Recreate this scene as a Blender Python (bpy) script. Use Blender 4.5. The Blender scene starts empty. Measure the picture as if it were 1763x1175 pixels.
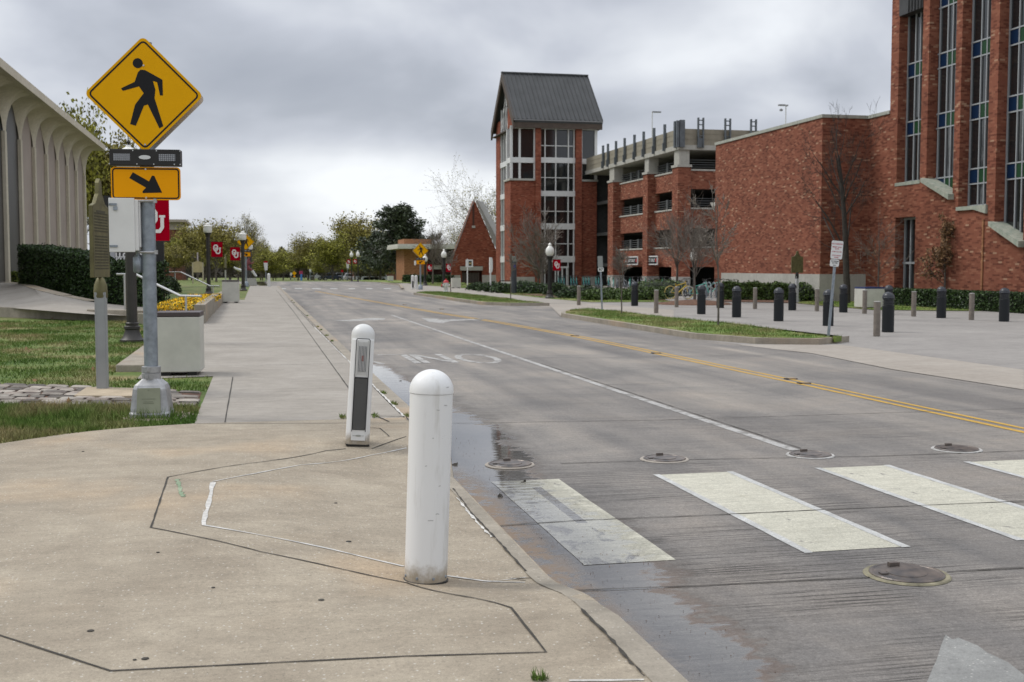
import bpy, math, random
from mathutils import Vector, Matrix
random.seed(7)
R = math.radians
SC = bpy.context.scene
COL = SC.collection
# ------------------------------------------------------------ camera
# world X = across the road (right), Y = along the road (away), Z = up
YAW = R(12.7); FPX = 2000.0; HOR = 459.0; EYE = 1.6
PIT = math.atan((587.5 - HOR) / FPX)
cam = bpy.data.cameras.new('camera'); camo = bpy.data.objects.new('camera', cam); COL.objects.link(camo)
camo.location = (0, 0, EYE); camo.rotation_euler = (R(90) - PIT, 0, -YAW)
cam.sensor_width = 36; cam.lens = 36 * FPX / 1763; cam.clip_end = 3000; cam.clip_start = .1
cam.dof.use_dof = True; cam.dof.focus_distance = 9.0; cam.dof.aperture_fstop = 5.0
SC.camera = camo
SC.view_settings.view_transform = 'Standard'; SC.view_settings.look = 'None'
SC.view_settings.exposure = .46; SC.view_settings.gamma = 1
# ------------------------------------------------------------ node helper
class NT:
    def __init__(s, nt): s.nt = nt; s.n = nt.nodes; s.l = nt.links
    def add(s, t, **kw):
        n = s.n.new(t)
        for k, v in kw.items(): setattr(n, k, v)
        return n
    def put(s, sock, v):
        if v is None: return
        if hasattr(v, 'is_output') : s.l.new(v, sock)
        else:
            if isinstance(v, tuple) and len(v) == 3 and sock.type == 'RGBA': v = v + (1,)
            sock.default_value = v
    def m(s, op, a, b=None, c=None, clamp=False):
        n = s.add('ShaderNodeMath', operation=op, use_clamp=clamp)
        s.put(n.inputs[0], a); s.put(n.inputs[1], b)
        if c is not None: s.put(n.inputs[2], c)
        return n.outputs[0]
    def mix(s, f, a, b, bt='MIX'):
        n = s.add('ShaderNodeMix', data_type='RGBA', blend_type=bt)
        s.put(n.inputs[0], f); s.put(n.inputs[6], a); s.put(n.inputs[7], b)
        return n.outputs[2]
    def ramp(s, f, pts, interp='LINEAR'):
        n = s.add('ShaderNodeValToRGB'); cr = n.color_ramp; cr.interpolation = interp
        while len(cr.elements) < len(pts): cr.elements.new(.5)
        for e, (p, c) in zip(cr.elements, pts):
            e.position = p; e.color = (c + (1,)) if isinstance(c, tuple) else (c, c, c, 1)
        s.put(n.inputs[0], f); return n.outputs[0]
    def noise(s, vec, sc, det=2, rough=.5, dist=0):
        n = s.add('ShaderNodeTexNoise'); n.inputs['Scale'].default_value = sc; n.inputs['Detail'].default_value = det
        n.inputs['Roughness'].default_value = rough; n.inputs['Distortion'].default_value = dist
        if vec is not None: s.l.new(vec, n.inputs['Vector'])
        return n.outputs[0]
    def comb(s, x, y, z=0.):
        n = s.add('ShaderNodeCombineXYZ'); s.put(n.inputs[0], x); s.put(n.inputs[1], y); s.put(n.inputs[2], z); return n.outputs[0]
    def sep(s, v):
        n = s.add('ShaderNodeSeparateXYZ'); s.l.new(v, n.inputs[0]); return n.outputs
    def smooth(s, v, a, b, lo=0., hi=1.):
        n = s.add('ShaderNodeMapRange', interpolation_type='SMOOTHSTEP'); s.put(n.inputs[0], v)
        n.inputs[1].default_value = a; n.inputs[2].default_value = b; n.inputs[3].default_value = lo; n.inputs[4].default_value = hi
        return n.outputs[0]
# ------------------------------------------------------------ world and sun (overcast)
world = bpy.data.worlds.new('World'); SC.world = world; world.use_nodes = True
w = NT(world.node_tree); w.n.clear()
SUN_EL, SUN_AZ = R(52), R(-62)      # azimuth measured from +Y towards +X
sky = w.add('ShaderNodeTexSky', sky_type='NISHITA', sun_disc=False, sun_elevation=SUN_EL, sun_rotation=SUN_AZ)
bg1 = w.add('ShaderNodeBackground'); w.l.new(sky.outputs[0], bg1.inputs[0]); bg1.inputs[1].default_value = .1
tc = w.add('ShaderNodeTexCoord')
dx, dy, dz = w.sep(tc.outputs['Generated'])
zc = w.m('ADD', w.m('MAXIMUM', dz, 0.), .11)
cv = w.comb(w.m('DIVIDE', dx, zc), w.m('DIVIDE', dy, zc), 0.)
n1 = w.noise(cv, .5, 4, .5, .35)
n2 = w.noise(w.comb(w.m('ADD', dx, 3.1), w.m('MULTIPLY', dy, 1.), w.m('MULTIPLY', dz, 1.9)), 3.6, 5, .46, .3)
nn = w.m('ADD', w.m('ADD', w.m('MULTIPLY', n1, .20), w.m('MULTIPLY', n2, 1.05)), -.095)
# brighter band low over the far trees, heavier cloud above it
azm = w.m('ARCTAN2', dx, dy)
for a_, e_, sa, se, am in ((5.0, 4.4, 8., 1.9, .17), (3.6, 12.6, 5., 2., .05), (3.4, 7.8, 8., 2.0, -.085), (-9.6, 10.5, 7., 4., -.05), (25., 11., 8., 3.8, .07), (21., 6., 6., 2., -.02), (-3., 4.5, 3., 1.5, .04), (60., 20., 20., 10., .05), (-60., 15., 20., 8., -.04), (150., 12., 40., 8., .06)):
    u_ = w.m('DIVIDE', w.m('SUBTRACT', azm, R(a_)), R(sa)); v_ = w.m('DIVIDE', w.m('SUBTRACT', dz, math.sin(R(e_))), R(se))
    g_ = w.m('EXPONENT', w.m('MULTIPLY', w.m('ADD', w.m('MULTIPLY', u_, u_), w.m('MULTIPLY', v_, v_)), -1.))
    nn = w.m('ADD', nn, w.m('MULTIPLY', g_, am))
ccol = w.ramp(nn, [(.30, (.27, .29, .335)), (.42, (.34, .36, .405)), (.50, (.43, .45, .50)), (.58, (.54, .56, .60)), (.70, (.72, .74, .765))])
zen = w.smooth(dz, .25, .8, 1., 1.9)
bg2 = w.add('ShaderNodeBackground'); w.l.new(ccol, bg2.inputs[0]); w.l.new(zen, bg2.inputs[1])
mx = w.add('ShaderNodeMixShader'); mx.inputs[0].default_value = .94
w.l.new(bg1.outputs[0], mx.inputs[1]); w.l.new(bg2.outputs[0], mx.inputs[2])
wo = w.add('ShaderNodeOutputWorld'); w.l.new(mx.outputs[0], wo.inputs[0])
sun = bpy.data.lights.new('sun', 'SUN'); sun.energy = 1.25; sun.angle = R(18); sun.color = (1, .96, .9)
suno = bpy.data.objects.new('sun', sun); COL.objects.link(suno)
sd = Vector((math.sin(SUN_AZ) * math.cos(SUN_EL), math.cos(SUN_AZ) * math.cos(SUN_EL), math.sin(SUN_EL)))
suno.rotation_euler = sd.to_track_quat('Z', 'Y').to_euler()
# ------------------------------------------------------------ survey helpers: photo pixel -> real place
_f = Vector((math.sin(YAW) * math.cos(PIT), math.cos(YAW) * math.cos(PIT), -math.sin(PIT)))
_r = Vector((math.cos(YAW), -math.sin(YAW), 0)); _u = _r.cross(_f)
def ray(px, py): return _f * FPX + _r * (px - 881.5) + _u * (587.5 - py)
def G(px, py, z=0.):
    d = ray(px, py); t = (z - EYE) / d.z
    return Vector((d.x * t, d.y * t, z))
def atY(px, Y):
    d = ray(px, HOR); return d.x / d.y * Y
def atX(px, X):
    d = ray(px, HOR); return d.y / d.x * X
def ZH(px, py, X, Y):
    d = ray(px, py); t = math.hypot(X, Y) / math.hypot(d.x, d.y); return EYE + d.z * t
def dpt(X, Y): return (X * _f.x + Y * _f.y) / math.cos(PIT)
# ------------------------------------------------------------ materials
MATS = {}
def mat(name, col, rough=.8, metal=0., spec=.5, var=0., vs=3., bump=0., bs=40., island=0., col2=None, emit=None):
    if name in MATS: return MATS[name]
    m = bpy.data.materials.new(name); m.use_nodes = True; t = NT(m.node_tree)
    b = t.n['Principled BSDF']; MATS[name] = m
    b.inputs['Roughness'].default_value = rough; b.inputs['Metallic'].default_value = metal
    b.inputs['Specular IOR Level'].default_value = spec
    c = col
    tcn = t.add('ShaderNodeTexCoord').outputs['Object']
    if var or col2:
        nz = t.noise(tcn, vs, 5, .6)
        d = tuple(max(0, x * (1 - var)) for x in col); e = col2 or tuple(min(1, x * (1 + var)) for x in col)
        c = t.ramp(nz, [(.33, d), (.67, e)])
    if island:
        g = t.add('ShaderNodeNewGeometry').outputs['Random Per Island']
        f = t.smooth(g, 0, 1, 1 - island, 1 + island)
        c = t.mix(1., c if hasattr(c, 'is_output') else col, t.comb(f, f, t.m('MULTIPLY', f, .9)), 'MULTIPLY')
    t.put(b.inputs['Base Color'], c)
    if bump:
        bn = t.add('ShaderNodeBump'); bn.inputs['Strength'].default_value = bump; bn.inputs['Distance'].default_value = .01
        t.l.new(t.noise(tcn, bs, 4, .6), bn.inputs['Height']); t.l.new(bn.outputs[0], b.inputs['Normal'])
    if emit: b.inputs['Emission Color'].default_value = emit + (1,); b.inputs['Emission Strength'].default_value = 1
    return m
def brick(name, lo, mid, hi, fleck, fl=.9, bw=.24, bh=.075, dirt=.25):
    m = bpy.data.materials.new(name); m.use_nodes = True; t = NT(m.node_tree); b = t.n['Principled BSDF']
    b.inputs['Roughness'].default_value = .9; b.inputs['Specular IOR Level'].default_value = .2
    p = t.add('ShaderNodeNewGeometry').outputs['Position']; x, y, z = t.sep(p)
    h = t.m('ADD', x, y)
    row = t.m('FLOOR', t.m('DIVIDE', z, bh))
    off = t.m('MULTIPLY', t.m('MODULO', row, 2.), .5)
    hb = t.m('ADD', t.m('DIVIDE', h, bw), off)
    cell = t.comb(t.m('FLOOR', hb), row, 0.)
    wn = t.add('ShaderNodeTexWhiteNoise', noise_dimensions='2D'); t.l.new(cell, wn.inputs[0]); v = wn.outputs[0]
    c = t.ramp(v, [(0, lo), (.18, lo), (.3, mid), (.7, mid), (.84, hi), (fl, hi), (min(.99, fl + .02), fleck)])
    big = t.noise(t.comb(t.m('MULTIPLY', h, .8), t.m('MULTIPLY', z, .8), 0.), .9, 4, .6)
    c = t.mix(1., c, t.ramp(big, [(.3, 1 - dirt), (.7, 1 + dirt * .3)]), 'MULTIPLY')
    # mortar
    fz = t.m('FRACT', t.m('DIVIDE', z, bh)); fh = t.m('FRACT', hb)
    mo = t.m('MAXIMUM', t.m('LESS_THAN', fz, .12), t.m('LESS_THAN', fh, .045))
    c = t.mix(t.m('MULTIPLY', mo, .3), c, (.17, .10, .075))
    t.put(b.inputs['Base Color'], c); MATS[name] = m
    bn = t.add('ShaderNodeBump'); bn.inputs['Strength'].default_value = .4; bn.inputs['Distance'].default_value = .006
    t.l.new(t.m('ADD', t.m('SUBTRACT', 1., mo), t.m('MULTIPLY', v, .4)), bn.inputs['Height']); t.l.new(bn.outputs[0], b.inputs['Normal'])
    return m
def wetmask(t, x, y, p):
    # standing water follows the gutter of the left kerb
    wd = t.ramp(t.m('DIVIDE', y, 80.), [(0, .10), (.045, .17), (.06, .26), (.08, .36), (.105, .24), (.13, .36), (.15, .42), (.19, .40), (.235, .33), (.275, .12), (.30, 0.), (.47, 0.), (.53, .16), (.72, .22), (.86, .0)])
    wd = t.m('MULTIPLY', wd, 2.)
    big = t.m('SUBTRACT', t.noise(t.comb(x, t.m('MULTIPLY', y, .55), 0.), 1.1, 4, .55, .3), .5)
    fine = t.m('SUBTRACT', t.noise(t.comb(x, t.m('MULTIPLY', y, 1.8), 0.), 3.6, 6, .7), .5)
    d = t.m('SUBTRACT', t.m('ADD', wd, t.m('ADD', t.m('MULTIPLY', big, .9), t.m('MULTIPLY', fine, .85))), t.m('SUBTRACT', x, 1.72))
    return d
def road_like(name, kind):
    m = bpy.data.materials.new(name); m.use_nodes = True; t = NT(m.node_tree); b = t.n['Principled BSDF']; MATS[name] = m
    p = t.add('ShaderNodeNewGeometry').outputs['Position']; x, y, z = t.sep(p)
    big = t.noise(t.comb(t.m('MULTIPLY', x, 1.), t.m('MULTIPLY', y, .16), 0.), .75, 5, .6, .3)
    trk = t.noise(t.comb(x, t.m('MULTIPLY', y, .035), 3.), 1.5, 3, .6)
    blot = t.noise(p, .55, 5, .62, .6)
    speck = t.noise(p, 95, 2, .7)
    groove = t.noise(t.comb(t.m('MULTIPLY', x, .55), t.m('MULTIPLY', y, 34.), 0.), 1.6, 4, .75)
    if kind == 'road':
        c = t.ramp(big, [(.3, (.175, .167, .158)), (.5, (.235, .222, .205)), (.7, (.31, .285, .252))])
        c = t.mix(.6, c, t.ramp(trk, [(.35, (.62, .62, .64)), (.65, (1.15, 1.12, 1.08))]), 'MULTIPLY')
        c = t.mix(.8, c, t.ramp(blot, [(.3, (.68, .69, .71)), (.52, (1.02, 1., .98)), (.72, (1.2, 1.13, 1.05))]), 'MULTIPLY')
        gm = t.m('MULTIPLY', t.smooth(t.noise(t.comb(t.m('MULTIPLY', x, .7), y, 5.), .9, 4), .42, .62), t.smooth(y, 20, 6))
        c = t.mix(t.m('MULTIPLY', gm, t.smooth(groove, .52, .58)), c, (.055, .050, .047))
    elif kind == 'paint':
        wear = t.noise(t.comb(t.m('MULTIPLY', x, 2.), t.m('MULTIPLY', y, 1.), 0.), 3.5, 8, .75, .4)
        pc = t.ramp(blot, [(.3, (.44, .425, .35)), (.7, (.535, .515, .425))])
        pc = t.mix(t.smooth(t.noise(p, 9, 5, .7, .5), .56, .72, 0., .45), pc, (.36, .33, .25))
        strip = t.m('MULTIPLY', t.m('MULTIPLY', t.m('GREATER_THAN', x, 2.13), t.m('LESS_THAN', x, 2.205)), t.m('MULTIPLY', t.m('GREATER_THAN', y, 7.45), t.m('LESS_THAN', y, 8.75)))
        wearb = t.m('ADD', wear, t.m('MULTIPLY', t.smooth(x, 2.6, 2.1), .055)); wearb = t.m('ADD', wearb, t.m('ADD', t.m('MULTIPLY', strip, .25), t.m('MULTIPLY', t.smooth(x, 2.15, 1.85), .07)))
        pc = t.mix(t.smooth(x, 2.24, 1.98, 0., .55), pc, (.24, .235, .22))
        c = t.mix(t.smooth(wearb, .60, .68), pc, (.21, .20, .185))
        c = t.mix(.5, c, t.ramp(t.noise(p, 7, 4, .7), [(.3, .8), (.6, 1.05)]), 'MULTIPLY')
    elif kind == 'faint':
        wear = t.noise(p, 5, 8, .75, .4)
        c = t.mix(t.smooth(wear, .45, .62), (.42, .41, .39), (.22, .21, .195))
    elif kind == 'yellow':
        wear = t.noise(p, 4, 8, .75, .4)
        c = t.mix(t.smooth(wear, .52, .68), (.50, .31, .07), (.28, .22, .14))
    c = t.mix(.75, c, t.ramp(speck, [(.3, .66), (.5, 1.), (.58, 1.), (.72, 1.5)]), 'MULTIPLY')
    agg = t.noise(p, 32, 4, .8); c = t.mix(.6, c, t.ramp(agg, [(.3, .68), (.5, 1.), (.7, 1.3)]), 'MULTIPLY')
    brm = t.noise(t.comb(t.m('MULTIPLY', x, .5), t.m('MULTIPLY', y, 7.), 0.), 2.5, 5, .75); c = t.mix(.5, c, t.ramp(brm, [(.32, .74), (.5, 1.), (.68, 1.2)]), 'MULTIPLY')
    d = wetmask(t, x, y, p)
    damp = t.smooth(d, -.22, .02); wet = t.smooth(d, .0, .10)
    dk = t.m('SUBTRACT', 1., t.m('ADD', t.m('MULTIPLY', damp, .30), t.m('MULTIPLY', wet, .22 if kind == 'road' else .0)))
    c = t.mix(1., c, t.comb(dk, dk, dk), 'MULTIPLY')
    # a film of silt along the waterline
    silt = t.m('MULTIPLY', t.smooth(d, -.10, .0), t.smooth(d, .12, .02)); silt = t.m('MULTIPLY', silt, t.smooth(x, 2.7, 2.0))
    if kind == 'road': c = t.mix(t.m('MULTIPLY', silt, .32), c, (.20, .13, .095))
    rust = t.m('MULTIPLY', t.m('MULTIPLY', t.smooth(x, 1.90, 1.64), t.m('MULTIPLY', t.smooth(y, 3.5, 5.5), t.smooth(y, 10.5, 8.5))), t.smooth(t.noise(p, 7, 6, .75), .36, .56))
    c = t.mix(t.m('MULTIPLY', rust, .6), c, (.27, .19, .125)); wet = t.m('MULTIPLY', wet, t.m('SUBTRACT', 1., t.m('MULTIPLY', rust, .9)))
    t.put(b.inputs['Base Color'], c)
    t.put(b.inputs['Roughness'], t.m('ADD', t.m('MULTIPLY', wet, -.66), t.m('SUBTRACT', .72, t.m('MULTIPLY', damp, .02))))
    t.put(b.inputs['Specular IOR Level'], t.m('ADD', .16, t.m('MULTIPLY', wet, .6)))
    bn = t.add('ShaderNodeBump'); bn.inputs['Distance'].default_value = .006
    dry = t.m('SUBTRACT', 1., wet); t.put(bn.inputs['Strength'], t.m('MULTIPLY', dry, .5))
    rip = t.noise(t.comb(t.m('MULTIPLY', x, .8), t.m('MULTIPLY', y, 2.4), 0.), 5, 3, .5)
    bn2 = t.add('ShaderNodeBump'); bn2.inputs['Distance'].default_value = .0022; bn2.inputs['Strength'].default_value = .5
    t.l.new(rip, bn2.inputs['Height']); t.l.new(t.m('ADD', t.m('MULTIPLY', speck, 1.), groove), bn.inputs['Height'])
    t.l.new(bn2.outputs[0], bn.inputs['Normal']); t.l.new(bn.outputs[0], b.inputs['Normal'])
    return m
def concrete(name, lo, hi, sc=.8, speck=.4, tint=None, bump=.35):
    m = bpy.data.materials.new(name); m.use_nodes = True; t = NT(m.node_tree); b = t.n['Principled BSDF']; MATS[name] = m
    p = t.add('ShaderNodeNewGeometry').outputs['Position']
    a = t.noise(p, sc, 6, .62, .5); s1 = t.noise(p, 42, 4, .8); s2 = t.noise(p, 130, 2, .8); s3 = t.noise(p, 6, 5, .7)
    c = t.ramp(a, [(.3, lo), (.7, hi)])
    if tint: c = t.mix(t.smooth(t.noise(p, .45, 3), .5, .68), c, tint)
    c = t.mix(.6, c, t.ramp(s3, [(.3, .84), (.7, 1.14)]), 'MULTIPLY')
    c = t.mix(speck, c, t.ramp(s1, [(.3, .62), (.48, 1.), (.58, 1.), (.72, 1.6)]), 'MULTIPLY')
    px_, py_, pz_ = t.sep(p)
    st_ = t.noise(t.comb(t.m('MULTIPLY', px_, .5), t.m('MULTIPLY', py_, 2.2), 0.), 3.2, 6, .75, .4)
    c = t.mix(.55, c, t.ramp(st_, [(.3, .78), (.5, 1.), (.7, 1.18)]), 'MULTIPLY')
    vo = t.add('ShaderNodeTexVoronoi'); vo.inputs['Scale'].default_value = 38; t.l.new(p, vo.inputs['Vector'])
    fl = t.m('MULTIPLY', t.m('LESS_THAN', vo.outputs[0], .20), t.m('GREATER_THAN', t.sep(vo.outputs['Color'])[0], .72))
    c = t.mix(t.m('MULTIPLY', fl, speck * .7), c, (.62, .60, .54))
    fd = t.m('MULTIPLY', t.m('LESS_THAN', vo.outputs[0], .16), t.m('LESS_THAN', t.sep(vo.outputs['Color'])[0], .10))
    c = t.mix(t.m('MULTIPLY', fd, speck * .6), c, (.10, .09, .075))
    c = t.mix(speck * .8, c, t.ramp(s2, [(.3, .7), (.6, 1.05), (.72, 1.4)]), 'MULTIPLY')
    t.put(b.inputs['Base Color'], c); b.inputs['Roughness'].default_value = .85; b.inputs['Specular IOR Level'].default_value = .25
    bn = t.add('ShaderNodeBump'); bn.inputs['Strength'].default_value = bump; bn.inputs['Distance'].default_value = .006
    t.l.new(t.m('ADD', s1, s3), bn.inputs['Height']); t.l.new(bn.outputs[0], b.inputs['Normal'])
    return m
def grassmat(name, g1, g2, dry):
    m = bpy.data.materials.new(name); m.use_nodes = True; t = NT(m.node_tree); b = t.n['Principled BSDF']; MATS[name] = m
    p = t.add('ShaderNodeNewGeometry').outputs['Position']
    a = t.noise(p, .7, 5, .65, .4); f = t.noise(p, 24, 4, .75)
    c = t.ramp(a, [(.34, g1), (.48, g2), (.66, dry)])
    c = t.mix(.7, c, t.ramp(f, [(.3, .55), (.7, 1.4)]), 'MULTIPLY')
    i = t.add('ShaderNodeNewGeometry').outputs['Random Per Island']
    s = t.smooth(i, 0, 1, .7, 1.35); c = t.mix(1., c, t.comb(s, s, s), 'MULTIPLY')
    t.put(b.inputs['Base Color'], c); b.inputs['Roughness'].default_value = .8; b.inputs['Specular IOR Level'].default_value = .2
    return m
def glassmat(name, col, rough=.06):
    m = mat(name, col, rough, 0, .8); return m
BR_LIB = brick('brick_fleck', (.150, .050, .031), (.240, .086, .052), (.290, .117, .071), (.40, .24, .155), .955, .24, .075, dirt=.22)
BR_TWR = brick('brick_plain', (.165, .046, .028), (.245, .073, .042), (.280, .092, .055), (.33, .14, .085), .95, dirt=.22)
BR_TAN = brick('brick_tan', (.24, .11, .055), (.32, .15, .075), (.36, .18, .09), (.38, .2, .1), .97, dirt=.1)
BR_FAR = brick('brick_far', (.13, .05, .035), (.18, .07, .045), (.22, .09, .06), (.25, .12, .08), .97)
ROAD = road_like('road_concrete', 'road'); PAINT = road_like('worn_cream_paint', 'paint'); FAINT = road_like('faint_white_paint', 'faint'); YEL = road_like('worn_yellow_paint', 'yellow')
SLAB = concrete('tan_concrete', (.275, .232, .175), (.385, .333, .255), 1.3, .85, (.42, .325, .222), bump=.5)
WALK = concrete('grey_concrete', (.265, .24, .205), (.35, .32, .278), .8, .3)
PLAZA = concrete('plaza_concrete', (.23, .215, .2), (.32, .30, .275), .35, .2)
APRON = concrete('apron_concrete', (.30, .265, .225), (.37, .335, .29), .4, .2)
KERB = concrete('kerb_concrete', (.23, .205, .165), (.35, .31, .25), 1.6, .5, (.36, .28, .2))
STONE = concrete('pale_limestone', (.36, .35, .31), (.44, .43, .385), .9, .2)
LAWN = grassmat('lawn_green', (.05, .09, .016), (.095, .135, .03), (.22, .18, .085))
BLADE = grassmat('grass_blades', (.058, .115, .016), (.11, .165, .034), (.27, .22, .11))
RAWGRASS = grassmat('lawn_bright', (.075, .13, .02), (.12, .17, .035), (.22, .20, .08))
BLACK = mat('black_metal', (.018, .017, .016), .45, .3, var=.2)
DARKBR = mat('dark_bronze_paint', (.035, .031, .027), .5, .2, var=.2)
GALV = mat('galvanised_steel', (.25, .28, .31), .5, .6, var=.25, vs=9)
GALV2 = mat('cast_aluminium', (.36, .36, .36), .5, .6, var=.25, vs=7, bump=.2, bs=30)
STEEL = mat('brushed_steel', (.5, .5, .49), .35, .8)
CREAM = mat('cream_panel', (.50, .49, .43), .65, var=.08)
WHITEP = mat('white_plastic', (.60, .60, .58), .42, var=.0, vs=2.5, col2=(.68, .68, .66), bump=.06, bs=8)
WHITEM = mat('white_metal', (.62, .62, .60), .5, var=.05)
SIGNY = mat('sign_yellow', (.72, .36, .0), .55, spec=.12, var=.03)
SIGNK = mat('sign_black', (.012, .012, .013), .6, spec=.2)
CRIM = mat('crimson_cloth', (.33, .0, .012), .9, spec=.05, var=.08)
EMBW = mat('white_print', (.72, .70, .68), .7)
GLOBE = mat('opal_globe', (.72, .71, .66), .25, var=.04)
GLASS = glassmat('dark_glass', (.012, .014, .015))
GLASSB = mat('blue_glass', (.004, .018, .05), .3, spec=.2); GLASSG = mat('green_glass', (.012, .05, .018), .3, spec=.2)
COPPER = mat('weathered_zinc_roof', (.060, .062, .062), .6, .2, var=.18, vs=.7)
BARK = mat('grey_bark', (.10, .085, .07), .9, var=.35, vs=6)
BARKL = mat('pale_bark', (.19, .17, .145), .9, var=.3, vs=6)
TWIG = mat('brown_twigs', (.165, .14, .115), .9, var=.3, vs=2)
LEAFY = mat('budding_leaves', (.225, .22, .035), .8, island=.55, var=.4, vs=.6)
LEAFO = mat('olive_buds', (.23, .20, .05), .8, island=.5, var=.4, vs=.6)
LEAFD = mat('dark_evergreen_leaves', (.045, .062, .03), .5, island=.6, spec=.5)
LEAFH = mat('hedge_leaves', (.032, .06, .016), .5, island=.7, spec=.4)
LEAFB = mat('box_shrub_leaves', (.06, .10, .02), .6, island=.6)
DEADL = mat('dry_brown_leaves', (.20, .115, .06), .8, island=.5)
MULCH = mat('mulch', (.12, .06, .035), .95, var=.4, vs=8, bump=.5)
YFLOW = mat('yellow_petals', (.80, .50, .01), .7, island=.35)
GREYW = mat('grey_timber', (.17, .145, .12), .8, var=.2, vs=8)
BRONZE = mat('olive_bronze', (.14, .125, .055), .55, .4, var=.25, vs=6)
BRONZED = mat('dark_relief', (.055, .05, .025), .7)
JOINT = mat('joint_dirt', (.045, .04, .032), .95, var=.4, vs=12)
SEAL = mat('white_sealant', (.50, .485, .45), .85, var=.3, vs=14); RIM = mat('rim_grout', (.36, .35, .33), .85, var=.3, vs=14); GHOST = concrete('ghost_paint', (.215, .215, .205), (.275, .275, .26), 3., .6)
EDGEP = concrete('white_edge_paint', (.38, .38, .365), (.54, .54, .52), 4., .8)
IRON = mat('cast_iron', (.10, .095, .095), .38, .5, var=.35, vs=9, col2=(.19, .155, .13))
def bollardmat():
    m = bpy.data.materials.new('scuffed_white_plastic'); m.use_nodes = True; t = NT(m.node_tree); b = t.n['Principled BSDF']; MATS['wb'] = m
    p = t.add('ShaderNodeTexCoord').outputs['Object']; x, y, z = t.sep(p)
    a = t.noise(t.comb(t.m('MULTIPLY', x, 14.), t.m('MULTIPLY', y, 14.), t.m('MULTIPLY', z, 1.6)), 1., 5, .65)
    c = t.mix(t.smooth(a, .52, .72), (.73, .73, .715), (.60, .59, .56))
    g = t.m('ADD', z, t.m('MULTIPLY', t.noise(p, 18, 4, .7), -.16)); c = t.mix(t.smooth(g, .05, -.07), c, (.33, .28, .21))
    s = t.smooth(t.noise(t.comb(t.m('MULTIPLY', x, 6.), t.m('MULTIPLY', y, 6.), t.m('MULTIPLY', z, 26.)), 1.3, 6, .8), .665, .70)
    c = t.mix(t.m('MULTIPLY', s, .45), c, (.34, .33, .31))
    t.put(b.inputs['Base Color'], c); t.put(b.inputs['Roughness'], t.smooth(a, .3, .7, .38, .6)); return m
WB = bollardmat()
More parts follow.
